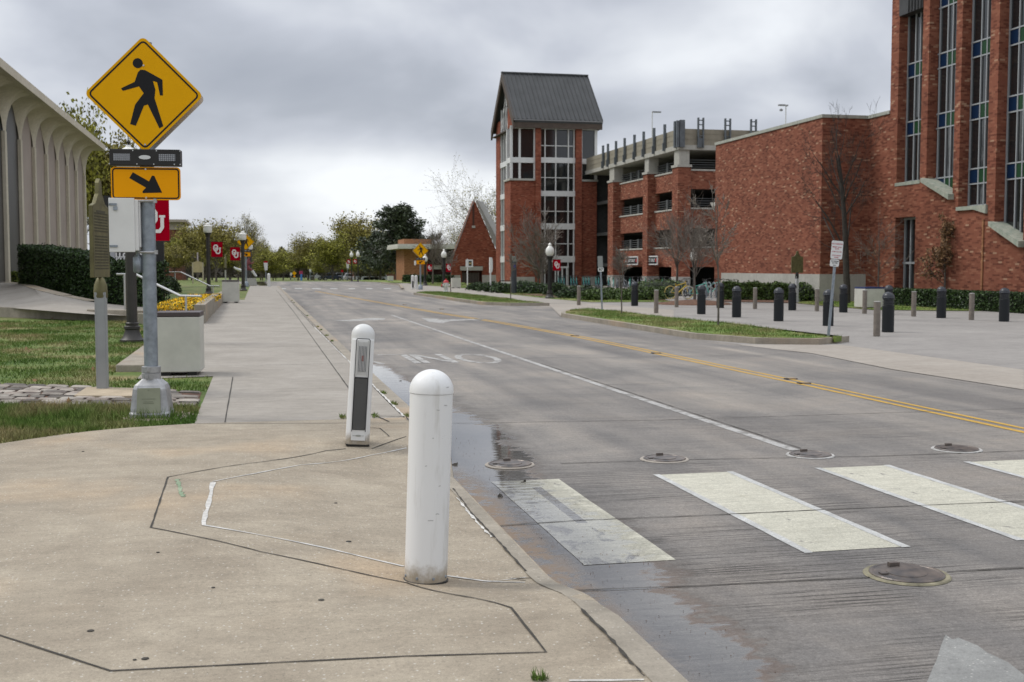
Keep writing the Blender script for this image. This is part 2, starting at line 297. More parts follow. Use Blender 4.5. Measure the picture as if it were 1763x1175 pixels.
# ------------------------------------------------------------ mesh builder
class MB:
    def __init__(s): s.v = []; s.f = []; s.mi = []; s.M = None; s.cur = 0
    def add(s, vs, fs):
        b = len(s.v)
        if s.M is not None: vs = [tuple(s.M @ Vector(p)) for p in vs]
        s.v.extend(tuple(p) for p in vs)
        for f in fs: s.f.append(tuple(b + i for i in f)); s.mi.append(s.cur)
        return s
    def box(s, x0, y0, z0, x1, y1, z1):
        if x0 > x1: x0, x1 = x1, x0
        if y0 > y1: y0, y1 = y1, y0
        if z0 > z1: z0, z1 = z1, z0
        return s.add([(x0, y0, z0), (x1, y0, z0), (x1, y1, z0), (x0, y1, z0), (x0, y0, z1), (x1, y0, z1), (x1, y1, z1), (x0, y1, z1)],
              [(0, 3, 2, 1), (4, 5, 6, 7), (0, 1, 5, 4), (1, 2, 6, 5), (2, 3, 7, 6), (3, 0, 4, 7)])
    def lathe(s, prof, n=20, c=(0, 0, 0), a0=0.):
        vs = []; fs = []
        for (r, z) in prof:
            for k in range(n):
                a = a0 + 2 * math.pi * k / n; vs.append((c[0] + r * math.cos(a), c[1] + r * math.sin(a), c[2] + z))
        for i in range(len(prof) - 1):
            for k in range(n):
                k2 = (k + 1) % n; fs.append((i * n + k, i * n + k2, (i + 1) * n + k2, (i + 1) * n + k))
        fs.append(tuple(range(n))[::-1]); fs.append(tuple((len(prof) - 1) * n + k for k in range(n)))
        return s.add(vs, fs)
    def tube(s, pts, r, n=8, r1=None, cap=True):
        pts = [Vector(p) for p in pts]; m = len(pts); vs = []; fs = []
        for i, p in enumerate(pts):
            d = (pts[min(i + 1, m - 1)] - pts[max(i - 1, 0)]).normalized()
            a = d.cross(Vector((0, 0, 1)) if abs(d.z) < .9 else Vector((1, 0, 0))).normalized(); b = d.cross(a)
            rr = r if r1 is None else r + (r1 - r) * i / (m - 1)
            for k in range(n):
                t = 2 * math.pi * k / n; vs.append(p + a * (rr * math.cos(t)) + b * (rr * math.sin(t)))
        for i in range(m - 1):
            for k in range(n):
                k2 = (k + 1) % n; fs.append((i * n + k, (i + 1) * n + k, (i + 1) * n + k2, i * n + k2))
        if cap: fs.append(tuple(range(n))); fs.append(tuple((m - 1) * n + k for k in range(n))[::-1])
        return s.add(vs, fs)
    def prism(s, poly, h0, h1, ax='z'):
        # extrude a 2-D polygon; ax z: (x,y), y: (x,z), x: (y,z)
        def P(a, b, h): return (a, b, h) if ax == 'z' else ((a, h, b) if ax == 'y' else (h, a, b))
        n = len(poly); vs = [P(a, b, h0) for a, b in poly] + [P(a, b, h1) for a, b in poly]
        fs = [tuple(range(n))[::-1], tuple(range(n, 2 * n))] + [(i, (i + 1) % n, n + (i + 1) % n, n + i) for i in range(n)]
        return s.add(vs, fs)
    def sheet(s, pts): return s.add(pts, [tuple(range(len(pts)))])
    def stroke(s, pts, w, fn, closed=False, jit=0., seg=None):
        # ribbon along 2-D points; fn maps (a,b) to 3-D
        if seg:
            q = []
            for i in range(len(pts) - (0 if closed else 1)):
                a = Vector(pts[i]); b = Vector(pts[(i + 1) % len(pts)]); k = max(1, int((b - a).length / seg))
                q += [tuple(a + (b - a) * (j / k)) for j in range(k)]
            if not closed: q.append(tuple(pts[-1]))
            pts = q
        m = len(pts); vs = []; fs = []
        for i in range(m):
            p = Vector(pts[i]); a = Vector(pts[(i - 1) % m]) if (closed or i > 0) else None; b = Vector(pts[(i + 1) % m]) if (closed or i < m - 1) else None
            d1 = (p - a).normalized() if a is not None else None; d2 = (b - p).normalized() if b is not None else None
            d1 = d1 or d2; d2 = d2 or d1
            n = Vector((-(d1 + d2).y, (d1 + d2).x)); n = n.normalized() if n.length > 1e-6 else Vector((-d1.y, d1.x))
            n = n / max(.45, n.dot(Vector((-d1.y, d1.x)))); ww = w / 2 * (1 + random.uniform(-jit, jit))
            o = Vector((random.uniform(-1, 1), random.uniform(-1, 1))) * (jit * w * .4)
            vs += [fn(*(p + n * ww + o)), fn(*(p - n * ww + o))]
        for i in range(m if closed else m - 1):
            j = (i + 1) % m; fs.append((2 * i, 2 * i + 1, 2 * j + 1, 2 * j))
        return s.add(vs, fs)
    def leaf(s, c, sz, up=.0):
        a = Vector((random.gauss(0, 1), random.gauss(0, 1), random.gauss(0, 1))).normalized()
        b = a.cross(Vector((random.gauss(0, 1), random.gauss(0, 1), random.gauss(0, 1)))).normalized()
        a = a * sz; b = b * sz * .55
        return s.add([c - a, c + b, c + a, c - b], [(0, 1, 2, 3)])
    def build(s, name, mats, parent=None, smooth=False, kind=None, bevel=0.):
        me = bpy.data.meshes.new(name); me.from_pydata(s.v, [], s.f); me.update()
        if not isinstance(mats, (list, tuple)): mats = [mats]
        for m in mats: me.materials.append(m)
        if len(mats) > 1: me.polygons.foreach_set('material_index', s.mi)
        if smooth:
            me.polygons.foreach_set('use_smooth', [True] * len(me.polygons))
            if hasattr(me, 'set_sharp_from_angle'): me.set_sharp_from_angle(angle=R(40))
        o = bpy.data.objects.new(name, me); COL.objects.link(o)
        if parent: o.parent = parent
        if kind: o['kind'] = kind
        if bevel:
            md = o.modifiers.new('bevel', 'BEVEL'); md.width = bevel; md.segments = 2; md.limit_method = 'ANGLE'
        return o
def tag(o, label, cat, group=None):
    o['label'] = label; o['category'] = cat
    if group: o['group'] = group
    return o
def thing(name, label, cat, loc, rz=0., group=None, rot=None):
    o = bpy.data.objects.new(name, None); COL.objects.link(o); o.location = loc; o.rotation_euler = rot or (0, 0, rz)
    o.empty_display_size = .2
    return tag(o, label, cat, group)
def dup(root, loc, label, rz=None, sc=None, rot=None, group=None):
    r = root.copy(); COL.objects.link(r); r.location = loc; r['label'] = label
    if rz is not None: r.rotation_euler = (0, 0, rz)
    if rot is not None: r.rotation_euler = rot
    if sc is not None: r.scale = sc if isinstance(sc, tuple) else (sc, sc, sc)
    if group: r['group'] = group
    for ch in list(root.children):
        c = ch.copy(); COL.objects.link(c); c.parent = r
        for g in list(ch.children):
            d = g.copy(); COL.objects.link(d); d.parent = c
    return r
def st(name, mb, m, smooth=False): return mb.build(name, m, None, smooth, 'structure')
def text_mesh(mb, s, size, M, sx=1., bold=0.):
    cu = bpy.data.curves.new('t', 'FONT'); cu.body = s; cu.size = size; cu.align_x = 'CENTER'; cu.align_y = 'CENTER'; cu.resolution_u = 2
    cu.offset = bold
    o = bpy.data.objects.new('t', cu); COL.objects.link(o)
    dg = bpy.context.evaluated_depsgraph_get(); me = bpy.data.meshes.new_from_object(o.evaluated_get(dg))
    vs = [M @ Vector((v.co.x * sx, v.co.y, 0)) for v in me.vertices]; fs = [tuple(p.vertices) for p in me.polygons]
    mb.add(vs, fs); bpy.data.objects.remove(o); bpy.data.curves.remove(cu); bpy.data.meshes.remove(me)
FACE = Matrix.Rotation(R(90), 4, 'X')          # text lying in XY stands up in XZ, reading from -Y
def drift(y): return .0069 * max(0., y - 14)
# ================================================================= SETTING
def zs(x, y):
    wy = min(1, max(0, (y - 5.2) / 1.0)) * min(1, max(0, (11.0 - y) / 1.2))
    wx = min(1, max(0, (x + .35) / 1.75)); wx = wx * wx * (3 - 2 * wx)
    return -.122 * wx * wy * wy * (3 - 2 * wy)
g = MB()
prof = [(-80, -.17), (148, -.17), (158, -.4), (172, -1.3), (1600, -1.3)]
for i in range(4):
    g.add([(-600, prof[i][0], prof[i][1]), (600, prof[i][0], prof[i][1]), (600, prof[i + 1][0], prof[i + 1][1]), (-600, prof[i + 1][0], prof[i + 1][1])], [(0, 1, 2, 3)])
st('ground', g, LAWN)
def pxpoly(pts, z): return [tuple(G(a, b, z)) for a, b in pts]
# road
left = [(1.40 + drift(y), y, -.13) for y in (-20, 14, 95)] + [(-1.5, 98, -.13), (-6, 139, -.13)]
far = [tuple(G(655, 485, -.13))]
right = pxpoly([(656, 488), (687, 492), (691, 499), (712, 507.8), (831, 525.5), (879, 527), (948, 528), (968, 547), (1189, 583), (1300, 596), (1400, 611), (1536, 637), (1763, 672)], -.13) + [(11.9, -20, -.13)]
r_ = MB(); r_.sheet(left + far + right); st('road', r_, ROAD)
# plaza and far-side pavements
p_ = MB(); p_.sheet([(10.2, -20, -.137), (70, -20, -.137), (70, 80, -.137), (26, 100, -.137), (10, 100, -.137), (9.2, 60, -.137)]); st('plaza', p_, PLAZA)
a_ = MB(); a_.sheet(pxpoly([(1267, 593.5), (1400, 609), (1536, 636), (1763, 671), (1763, 637), (1640, 620), (1448, 594)], -.126)); st('gutter_apron', a_, APRON)
a_ = MB(); a_.sheet(pxpoly([(905, 526), (948, 528.5), (966, 546), (1010, 540), (1160, 560), (1160, 534), (1020, 523), (960, 520)], -.130)); st('driveway', a_, APRON)
a_ = MB(); a_.sheet(pxpoly([(660, 488.6), (688, 492.5), (692, 499), (712, 506), (735, 503.5), (790, 507), (840, 513.5), (905, 523), (1010, 524), (1000, 519.5), (948, 514.7), (869, 506.2), (831, 499), (729, 491.5), (700, 488)], -.122)); st('pavement', a_, WALK)
def poly_inset(pts, d):
    n = len(pts); out = []
    area = sum(pts[i][0] * pts[(i + 1) % n][1] - pts[(i + 1) % n][0] * pts[i][1] for i in range(n)); sg = 1 if area > 0 else -1
    for i in range(n):
        a, b, c = Vector(pts[i - 1][:2]), Vector(pts[i][:2]), Vector(pts[(i + 1) % n][:2])
        d1 = (b - a).normalized(); d2 = (c - b).normalized(); n1 = Vector((-d1.y, d1.x)); n2 = Vector((-d2.y, d2.x)); m = (n1 + n2).normalized()
        m = m / max(.5, m.dot(n1)); q = b + m * d * sg; out.append((q.x, q.y))
    return out
def pip(x, y, P):
    r = False; n = len(P); j = n - 1
    for i in range(n):
        if (P[i][1] > y) != (P[j][1] > y) and x < (P[j][0] - P[i][0]) * (y - P[i][1]) / (P[j][1] - P[i][1]) + P[i][0]: r = not r
        j = i
    return r
def blades(mb, poly, n, h0, h1, w, z=0., clump=0.):
    xs = [p[0] for p in poly]; ys = [p[1] for p in poly]; k = 0; tries = 0
    while k < n and tries < n * 12:
        tries += 1; x = random.uniform(min(xs), max(xs)); y = random.uniform(min(ys), max(ys))
        if not pip(x, y, poly): continue
        if clump and (math.sin(x * 2.3 + 1.7 * math.sin(y * 1.1)) + math.sin(y * 2.9 + x)) < random.uniform(-2.2, clump): continue
        h = random.uniform(h0, h1); a = random.uniform(0, 6.28); dx = math.cos(a) * w; dy = math.sin(a) * w; lx = random.gauss(0, h * .45); ly = random.gauss(0, h * .45)
        zz = z(x, y) if callable(z) else z
        mb.add([(x - dx, y - dy, zz), (x + dx, y + dy, zz), (x + lx, y + ly, zz + h)], [(0, 1, 2)]); k += 1
ISL = []
def island(front, back, name_):
    base = pxpoly(front, -.13); top = pxpoly(back, 0.)
    poly = [(p[0], p[1]) for p in base + top]
    k = MB(); k.prism(poly, -.16, 0.); st('kerb', k, KERB)
    inn = poly_inset(poly, .16); t = MB(); t.prism(inn, -.1, .012); st('verge_lawn', t, RAWGRASS); ISL.append(inn)
    b = MB(); blades(b, inn, 14000, .03, .085, .006, .01, 1.2)
    b.build('grass', BLADE, None, kind='stuff')
island([(966, 546), (1189, 583), (1300, 592), (1409, 593.5), (1462, 588.5)], [(1440, 580.5), (1368, 571), (1290, 559.5), (1200, 551), (1127, 543.5), (1071, 536.5), (1019, 531.5), (982, 533), (966, 537.5)], 1)
island([(712, 507.8), (831, 525.3), (879, 526.9), (946, 526.9)], [(912, 519.5), (882, 514.5), (805, 506), (770, 503), (733, 502.3), (714, 503.5)], 2)
# kerb at the far corner beyond the hydrant
k = MB(); q = pxpoly([(656, 488.2), (687, 491.9), (691, 499)], -.13)
k.stroke([(p[0] + .1, p[1]) for p in q], .18, lambda a, b: (a, b, 0.)); k.prism([(q[0][0], q[0][1]), (q[1][0], q[1][1]), (q[2][0], q[2][1]), (q[2][0] + .2, q[2][1]), (q[1][0] + .2, q[1][1] + .2), (q[0][0] + .1, q[0][1] + .3)], -.16, -.002); st('kerb', k, KERB)
# lawns on the far side
def lawnpatch(px, z, m=RAWGRASS, name='lawn'):
    l = MB(); P_ = pxpoly(px, z); l.sheet(P_); st(name, l, m); return [(p[0], p[1]) for p in P_]
L1 = lawnpatch([(729, 491.2), (831, 498.5), (869, 505.9), (948, 514.6), (1019, 520.3), (1161, 519.6), (1100, 510), (1000, 503), (900, 496), (800, 490), (735, 487.5)], -.112)
L2 = lawnpatch([(1372, 522), (1420, 526.5), (1500, 533), (1600, 534.5), (1763, 535.5), (1900, 540), (1900, 520), (1760, 515), (1540, 512), (1400, 513)], -.112)
L3 = lawnpatch([(600, 483.6), (656, 486.3), (700, 487.6), (735, 487.3), (800, 489), (800, 483.5), (700, 482.6), (600, 482.6)], -.10)
b = MB(); blades(b, L2, 12000, .04, .10, .008, -.11, 1.2); blades(b, L1, 9000, .04, .1, .01, -.11, 1.2); b.build('grass', BLADE, None, kind='stuff')
l = MB(); l.sheet(pxpoly([(1240, 515.5), (1372, 517), (1372, 521.5), (1240, 519)], -.105)); st('mulch_bed', l, MULCH)
l = MB(); c0 = G(1195, 523.5, -.12)
l.lathe([(1.75, 0), (1.6, .06), (1.0, .14), (.3, .2), (.01, .21)], 28, (c0.x, c0.y, -.13)); st('mulch_ring', l, MULCH)
l = MB(); l.sheet(pxpoly([(880, 506.4), (960, 512.5), (1150, 518), (1140, 513), (960, 506)], -.102)); st('mulch_bed', l, MULCH)
# ---- left side
sl = MB(); bx = [(-3.2, 10.1), (-2.22, 11.2), (-1.75, 11.72), (-1.31, 12.0), (-.9, 12.13), (-.57, 12.2)]
def xl(y):
    if y < 10.1: return -3.2 - (10.1 - y) * 1.25
    for (a, b_), (c, d) in zip(bx, bx[1:]):
        if b_ <= y <= d: return a + (c - a) * (y - b_) / (d - b_)
    return -.57
NU, ys = 70, [-4 + .1 * i for i in range(160)] + [11.9, 12.05, 12.2]
ys = sorted(set(round(v, 3) for v in ys if v <= 12.2)); vs = []; fs = []
for y in ys:
    for i in range(NU + 1):
        u = i / NU; u = 1 - (1 - u) ** 2.2; x = xl(y) + (1.60 - xl(y)) * u; vs.append((x, y, zs(x, y)))
for j in range(len(ys) - 1):
    for i in range(NU): a = j * (NU + 1) + i; fs.append((a, a + 1, a + NU + 2, a + NU + 1))
sl.add(vs, fs); st('pavement_slab', sl, SLAB, True)
sw = MB()
yy = [11.72] + [14 + 3 * i for i in range(29)]
for a, b_ in zip(yy, yy[1:]):
    xa = -.57 if a < 12.3 else -.565
    sw.add([(xa + drift(a), max(a, 12.205), 0), (1.57 + drift(a), max(a, 12.205), 0), (1.57 + drift(b_), b_, 0), (xa + drift(b_), b_, 0)], [(0, 1, 2, 3)])
st('pavement', sw, WALK)
sw = MB(); sw.sheet([(-.40, 17.5, -.003), (-1.6, 17.3, -.003), (-1.5, 34, -.003), (-1.25, 57.5, -.003), (.1, 57.5, -.003)]); st('pavement', sw, WALK)
sw = MB(); sw.sheet([(.0, 99.5, 0.), (.9, 99.5, 0.), (-2.0, 142, 0), (-3.4, 142, 0)]); st('footpath', sw, WALK)
k = MB(); ys2 = [-6 + .25 * i for i in range(74)] + [13 + 3.0 * i for i in range(29)]
xin = lambda y: (1.49 if y < 9 else min(1.58, 1.49 + (y - 9) * .03)) + drift(y)
xout = lambda y: 1.76 + drift(y) - (.13 if y < 5.2 else (.17 if y < 9.2 else .17 * max(0, 1 - (y - 9.2) / 1.2)))
for a, b_ in zip(ys2, ys2[1:]):
    za, zb = zs(1.45, a) - .002, zs(1.45, b_) - .002
    k.add([(xin(a), a, za + .006), (xout(a), a, za + .003), (xout(b_), b_, zb + .003), (xin(b_), b_, zb + .006)], [(0, 1, 2, 3)])
    k.add([(xout(a), a, za + .003), (xout(a) + .02, a, -.16), (xout(b_) + .02, b_, -.16), (xout(b_), b_, zb + .003)], [(0, 1, 2, 3)])
st('kerb', k, KERB)
LL = [(-70, 9), (-9.1, 5.2), (-5.2, 8.4), (-3.2, 10.1), (-2.22, 11.2), (-1.75, 11.72), (-1.31, 12.0), (-.9, 12.13), (-.57, 12.2), (-.56, 14), (-.56 + drift(97), 97), (-.2, 142), (-70, 142)]
l = MB(); l.sheet([(a, b_, -.012) for a, b_ in LL]); st('lawn', l, LAWN)
# ---- joints, cracks and sealant
def line(px, w, m, name='joint_line', z=None, jit=.35, seg=.12, closed=False):
    b = MB(); q = []
    for a, c in px:
        p = G(a, c, 0.) if z is None else G(a, c, z)
        for _ in range(4):
            if z is None: p = G(a, c, zs(p.x, p.y))
        q.append((p.x, p.y))
    f = (lambda a, c: (a, c, max(zs(a, c) + .0035, (zs(1.45, c) + .0075) if a > xin(c) - .02 else -9))) if z is None else (lambda a, c: (a, c, z + .0055))
    b.stroke(q, w, f, closed, jit, seg); st(name, b, m)
line([(595, 771), (560, 776), (450, 796), (289, 822), (260, 909), (450, 951), (700, 1004), (880, 1047), (940, 1124), (700, 1131), (190, 1156), (0, 1095), (-120, 1050)], .011, JOINT)
line([(640, 768), (700, 752)], .012, JOINT)
line([(600, 735), (654, 738), (670, 752)], .012, JOINT)
line([(700, 765), (640, 777), (520, 801), (440, 816), (366, 830)], .014, SEAL, 'sealant_line', jit=.5)
line([(367, 831), (350, 905)], .030, SEAL, 'sealant_line', jit=.4)
line([(350, 905), (420, 917), (560, 944), (695, 976)], .017, SEAL, 'sealant_line', jit=.5)
line([(770, 992), (830, 1001), (905, 1003)], .017, SEAL, 'sealant_line', jit=.6)
line([(830, 1004), (870, 999), (905, 995)], .012, SEAL, 'sealant_line', jit=.6)
line([(930, 996), (880, 997), (905, 1000)], .010, JOINT, 'crack')
line([(335, 730), (520, 729.5), (700, 729)], .012, JOINT, jit=.2)
line([(980, 1173), (1110, 1172)], .02, SEAL, 'sealant_line')
line([(780, 842), (812, 885), (850, 925), (905, 985)], .010, JOINT, jit=.8, seg=.06)
line([(786, 858), (815, 893), (846, 926)], .013, SEAL, 'sealant_line', jit=.9, seg=.05)
line([(1000, 1050), (1040, 1090), (1075, 1130), (1110, 1168)], .014, JOINT, jit=.8, seg=.04)
def stretch(x0, x1, y0, y1, w, m, z, name, jit=.3, seg=.3):
    b = MB(); b.stroke([(x0, y0), (x1, y1)], w, lambda a, c: (a, c, z), False, jit, seg); st(name, b, m)
stretch(-.27, -.26, 12.2, 17.2, .012, JOINT, .004, 'joint_line'); stretch(1.22, 1.30 + drift(40), 12.3, 40, .014, JOINT, .004, 'joint_line')
stretch(1.30 + drift(40), 1.28 + drift(80), 40, 80, .02, JOINT, .004, 'joint_line', seg=2)
for y in (19.2, 23.5, 28, 33, 38.5, 45, 53, 62, 74): stretch(-.55 + drift(y), 1.55 + drift(y), y, y + .02, .014, JOINT, .004, 'joint_line')
stretch(1.585, 1.60, 12.25, 17, .024, SEAL, .006, 'sealant_line', .6, .1); stretch(1.60, 1.64, 17, 31, .018, SEAL, .006, 'sealant_line', .8, .2)
stretch(1.53, 1.60, 9.3, 12.2, .02, JOINT, .005, 'joint_line', .6, .1)
stretch(1.64, 1.85, 31, 60, .014, JOINT, .006, 'joint_line', .8, .4)
b = MB(); b.stroke([(G(670, 727, 0).x, G(670, 727, 0).y), (1.3, 12.35), (1.72, 12.2)], .016, lambda a, c: (a, c, .0065), False, .5, .08); st('crack', b, JOINT)
RZ = -.13
for pl in ([(780, 729.5), (1140, 724), (1543, 711), (1763, 704)], [(965, 799), (1100, 795), (1200, 792), (1520, 786), (1763, 777)], [(850, 907), (1000, 897), (1200, 889), (1500, 875), (1763, 864)], [(960, 1019), (1200, 1010), (1499, 995)], [(1630, 986), (1763, 979)]):
    line(pl, .013, JOINT, z=RZ, jit=.4, seg=.1)
line([(1040, 663), (1150, 661)], .012, JOINT, z=RZ)
for y in (21.3, 26.4, 31.5, 37, 42.5, 48): stretch(1.9, 10.2, y, y - .35, .014, JOINT, RZ + .0055, 'joint_line', .4, .3)
stretch(5.09, 5.04, 10.1, 20, .012, JOINT, RZ + .0055, 'joint_line', .5, .15)
# ---- painted markings
for i, x in enumerate((2.15, 3.60, 5.06, 6.5, 7.95, 9.4)):
    b = MB(); b.stroke([(x, 6.38), (x, 9.06)], .62 if i else .56, lambda a, c: (a, c, RZ + .0025), False, .012, .22); st('crosswalk_bar', b, PAINT)
    for sx_ in ((-1, 1) if i else ()): b = MB(); b.stroke([(x + sx_ * .325, 6.36), (x + sx_ * .325, 9.07)], .06, lambda a, c: (a, c, RZ + .004), False, .12, .2); st('crosswalk_edge_line', b, EDGEP)
b = MB(); b.stroke([(4.98, 10.0), (4.96, 16), (4.93, 30), (4.90, 41.3)], .105, lambda a, c: (a, c, RZ + .0035), False, .05, .5); st('lane_line', b, FAINT)
YL = [(7.95, 10.3), (7.95, 10.7), (7.97, 15.5), (7.88, 27.3), (7.5, 35), (6.87, 42.3), (5.9, 58), (4.5, 81.7)]
for o in (-.09, .10):
    b = MB(); b.stroke([(x + o, y) for x, y in YL], .085 if o < 0 else .075, lambda a, c: (a, c, RZ + .0035), False, .08, .6); st('centre_line', b, YEL)
def letter(strokes, cx, cy, w, h, sw=.16):
    b = MB(); q = [[(cx - (u - .5) * w, cy - (v - .5) * h) for u, v in s] for s in strokes]
    for i, s in enumerate(q):
        cl = s[0] == s[-1]; b.stroke(s[:-1] if cl else s, sw, lambda a, c, i=i: (a, c, RZ + .0035 + .0006 * i), cl)
    st('road_lettering', b, FAINT)
ring = [(.5 + .5 * math.sin(t * math.pi / 9), .5 - .5 * math.cos(t * math.pi / 9)) for t in range(18)]
letter([ring + [ring[0]]], 4.16, 21.4, .66, 2.1, .13)
letter([[(0, 0), (0, 1)], [(0, 1), (1, 0)], [(1, 0), (1, 1)]], 3.34, 21.6, .52, 2.1, .13)
letter([[(0, 1), (0, 0), (1, 0)]], 2.66, 21.6, .5, 2.1, .13)
letter([[(0, 1), (.5, .5), (1, 1)], [(.5, .5), (.5, 0)]], 2.05, 21.6, .45, 2.1, .13)
for px in ([(573, 552), (602, 551), (640, 547.6), (663, 548.6), (663, 550.8), (640, 552), (605, 553.6)], [(725, 547.8), (757, 549.3), (752, 550.6), (832, 549.3), (832, 551.3), (775, 553), (762, 557), (738, 554.3)], [(1628, 1093), (1640, 1101), (1650, 1098), (1684, 1112), (1700, 1124), (1735, 1140), (1763, 1162), (1763, 1200), (1585, 1200), (1600, 1165), (1606, 1150), (1612, 1138), (1620, 1112)]):
    b = MB(); b.sheet(pxpoly(px, RZ + .0035)); st('worn_arrow', b, GHOST if px[0][0] > 1500 else FAINT)
b = MB()
for x0, x1 in ((483, 493), (507, 521), (537, 553), (568, 582), (600, 612), (630, 642), (660, 674)):
    b = MB(); b.sheet(pxpoly([(x0, 496.6), (x1 - 2, 496.6), (x1, 497.8), (x0 + 1, 497.8)], RZ + .004)); st('crosswalk_bar', b, EDGEP)
# ---- cobbled strip
c_ = MB()
def cob(u, v):      # u along the strip 0..1 from the pavement edge leftwards, v across
    x = -.62 - u * 8.2; f0 = 13.66 + .30 * (-x - .57); f1 = 15.25 + .62 * min(3.0, -x - .57) + .2 * max(0, -x - 3.57)
    return x, f0 + (f1 - f0) * v
for r in range(9):
    u = random.uniform(-.01, 0)
    while u < 1:
        du = random.uniform(.026, .044)
        if u > -.005:
            j = lambda: random.uniform(-.006, .006)
            q = [cob(u + .0015 + j() * .3, (r + .06) / 9 + j()), cob(u + du - .0015 + j() * .3, (r + .06) / 9 + j()), cob(u + du - .0015 + j() * .3, (r + .94) / 9 + j()), cob(u + .0015 + j() * .3, (r + .94) / 9 + j())]
            cx = sum(p[0] for p in q) / 4; cy = sum(p[1] for p in q) / 4; h = random.uniform(.012, .035)
            vs = [(a, b_, -.05) for a, b_ in q] + [(cx + (a - cx) * .93, cy + (b_ - cy) * .93, h * .6) for a, b_ in q] + [(cx + (a - cx) * .62, cy + (b_ - cy) * .62, h) for a, b_ in q]
            fs = [(8, 9, 10, 11)] + [(i, (i + 1) % 4, 4 + (i + 1) % 4, 4 + i) for i in range(4)] + [(4 + i, 4 + (i + 1) % 4, 8 + (i + 1) % 4, 8 + i) for i in range(4)]
            c_.add(vs, fs)
        u += du
COB = mat('purple_grey_setts', (.17, .13, .12), .75, 0, .35, island=.6, col2=(.30, .275, .26), var=.3, vs=3, bump=.5, bs=20)
st('cobblestone_paving', c_, COB, True)
l = MB(); l.sheet([(x, y, -.006) for x, y in (cob(0, 0), cob(.5, 0), cob(1, 0), cob(1, 1), cob(.5, 1), cob(.36, 1), cob(0, 1))]); st('soil_bed', l, MULCH)
# ---- grass blades left
def inc(x, y):
    # inside cobbles?
    if x > -.6 or x < -8.8: return False
    f0 = 13.66 + .30 * (-x - .57); f1 = 15.25 + .62 * min(3.0, -x - .57) + .2 * max(0, -x - 3.57)
    return f0 - .03 < y < f1 + .03
b = MB(); blades(b, [(-.56, 12.22), (-.58, 13.7), (-4, 14.7), (-4, 9.5), (-3.2, 10.12), (-2.22, 11.25), (-1.31, 12.05)], 26000, .03, .09, .005, -.012, .9)
blades(b, [(-.75, 12.6), (-.9, 13.5), (-2.4, 14.0), (-2.6, 13.2), (-1.6, 12.6)], 2500, .06, .15, .005, -.012)
b.build('grass', BLADE, None, kind='stuff')
b = MB(); blades(b, [(-.56, 15.3), (-.56, 17.45), (-2.0, 17.4), (-2.2, 34), (-14, 34), (-9, 22), (-4.4, 17.6), (-1.9, 16.2)], 60000, .025, .07, .007, -.012, 1.1)
blades(b, [(-2.3, 34), (-14, 34), (-17, 37.2), (-9, 36.6), (-2.3, 35.5)], 9000, .03, .08, .012, -.012)
b.build('grass', BLADE, None, kind='stuff')
b = MB()
for (x, y) in [(1.62 + drift(y), y) for y in (12.3, 14.6, 13.4, 27, 29.5, 31, 25, 38, 52, 55)] + [(1.28, 12.33), (.94, 12.3)]:
    for _ in range(60): blades(b, [(x - .03, y - .12), (x + .03, y - .12), (x + .03, y + .12), (x - .03, y + .12)], 1, .015, .05, .005, .003)
q = G(930, 1172, 0)
for _ in range(70): blades(b, [(q.x - .03, q.y - .02), (q.x + .03, q.y - .02), (q.x + .03, q.y + .02), (q.x - .03, q.y + .02)], 1, .015, .05, .003, .003)
b.build('weeds', BLADE, None, kind='stuff')
q_ = [G(a, c, 0) for a, c in ((305, 826), (309, 836), (310, 846), (316, 856))]
b = MB(); b.stroke([(v.x, v.y) for v in q_], .03, lambda a, c: (a, c, .0035), False, .5, .03); st('green_survey_mark', b, concrete('green_spray', (.22, .30, .19), (.30, .34, .24), 6, .8))
# fallen leaves and gum spots
b = MB()
for px, py in ((45, 600), (60, 708), (95, 545), (105, 548), (118, 690), (60, 655), (180, 640), (90, 548), (130, 547), (50, 605), (160, 635)): p = G(px, py, .03); b.leaf(p, .045)
b.build('fallen_leaves', DEADL, None, kind='stuff')
b = MB()
for px, py, s in ((156, 1087, .016), (553, 1029, .016), (367, 1012, .01), (250, 1135, .016), (232, 1137, .008), (578, 851, .012), (600, 915, .018), (143, 778, .012), (272, 952, .01), (1008, 1009, .0), (635, 700, 0)):
    if s: p = G(px, py, 0); b.lathe([(s, .0), (s * .9, .003)], 10, (p.x, p.y, zs(p.x, p.y) + .001))
b.build('gum_spots', JOINT, None, kind='stuff')
b = MB()
for px, py in ((689, 656), (783, 800), (770, 802), (985, 1078), (860, 855), (900, 830)): p = G(px, py, -.125); b.leaf(p, .03); b.leaf(p + Vector((.02, .01, .004)), .02)
b.build('leaf_litter', JOINT, None, kind='stuff')
b = MB()
for _ in range(700):
    x = random.uniform(1.78, 2.3) ; y = random.uniform(4.0, 11.5); s = random.uniform(.002, .005)
    if random.random() < (x - 1.75) * 1.4: continue
    b.leaf(Vector((x, y, RZ + .004)), s)
b.build('gutter_grit', MULCH, None, kind='stuff')
# ================================================================= BUILDINGS
def bpart(name, parent, m, fill, smooth=False, bevel=0.):
    b = MB()
    if name in ('stone_trim', 'base_course', 'door', 'fin_wall', 'corbel', 'sill', 'gutter', 'spandrel', 'upper_band'):
        pieces = []; oa = b.add
        def rec(vs, fs): pieces.append((list(vs), list(fs))); return b
        b.add = rec; fill(b)
        for vs, fs in pieces: q = MB(); q.add(vs, fs); o = q.build(name, m, parent, smooth, None, bevel)
        return o
    fill(b); return b.build(name, m, parent, smooth, None, bevel)
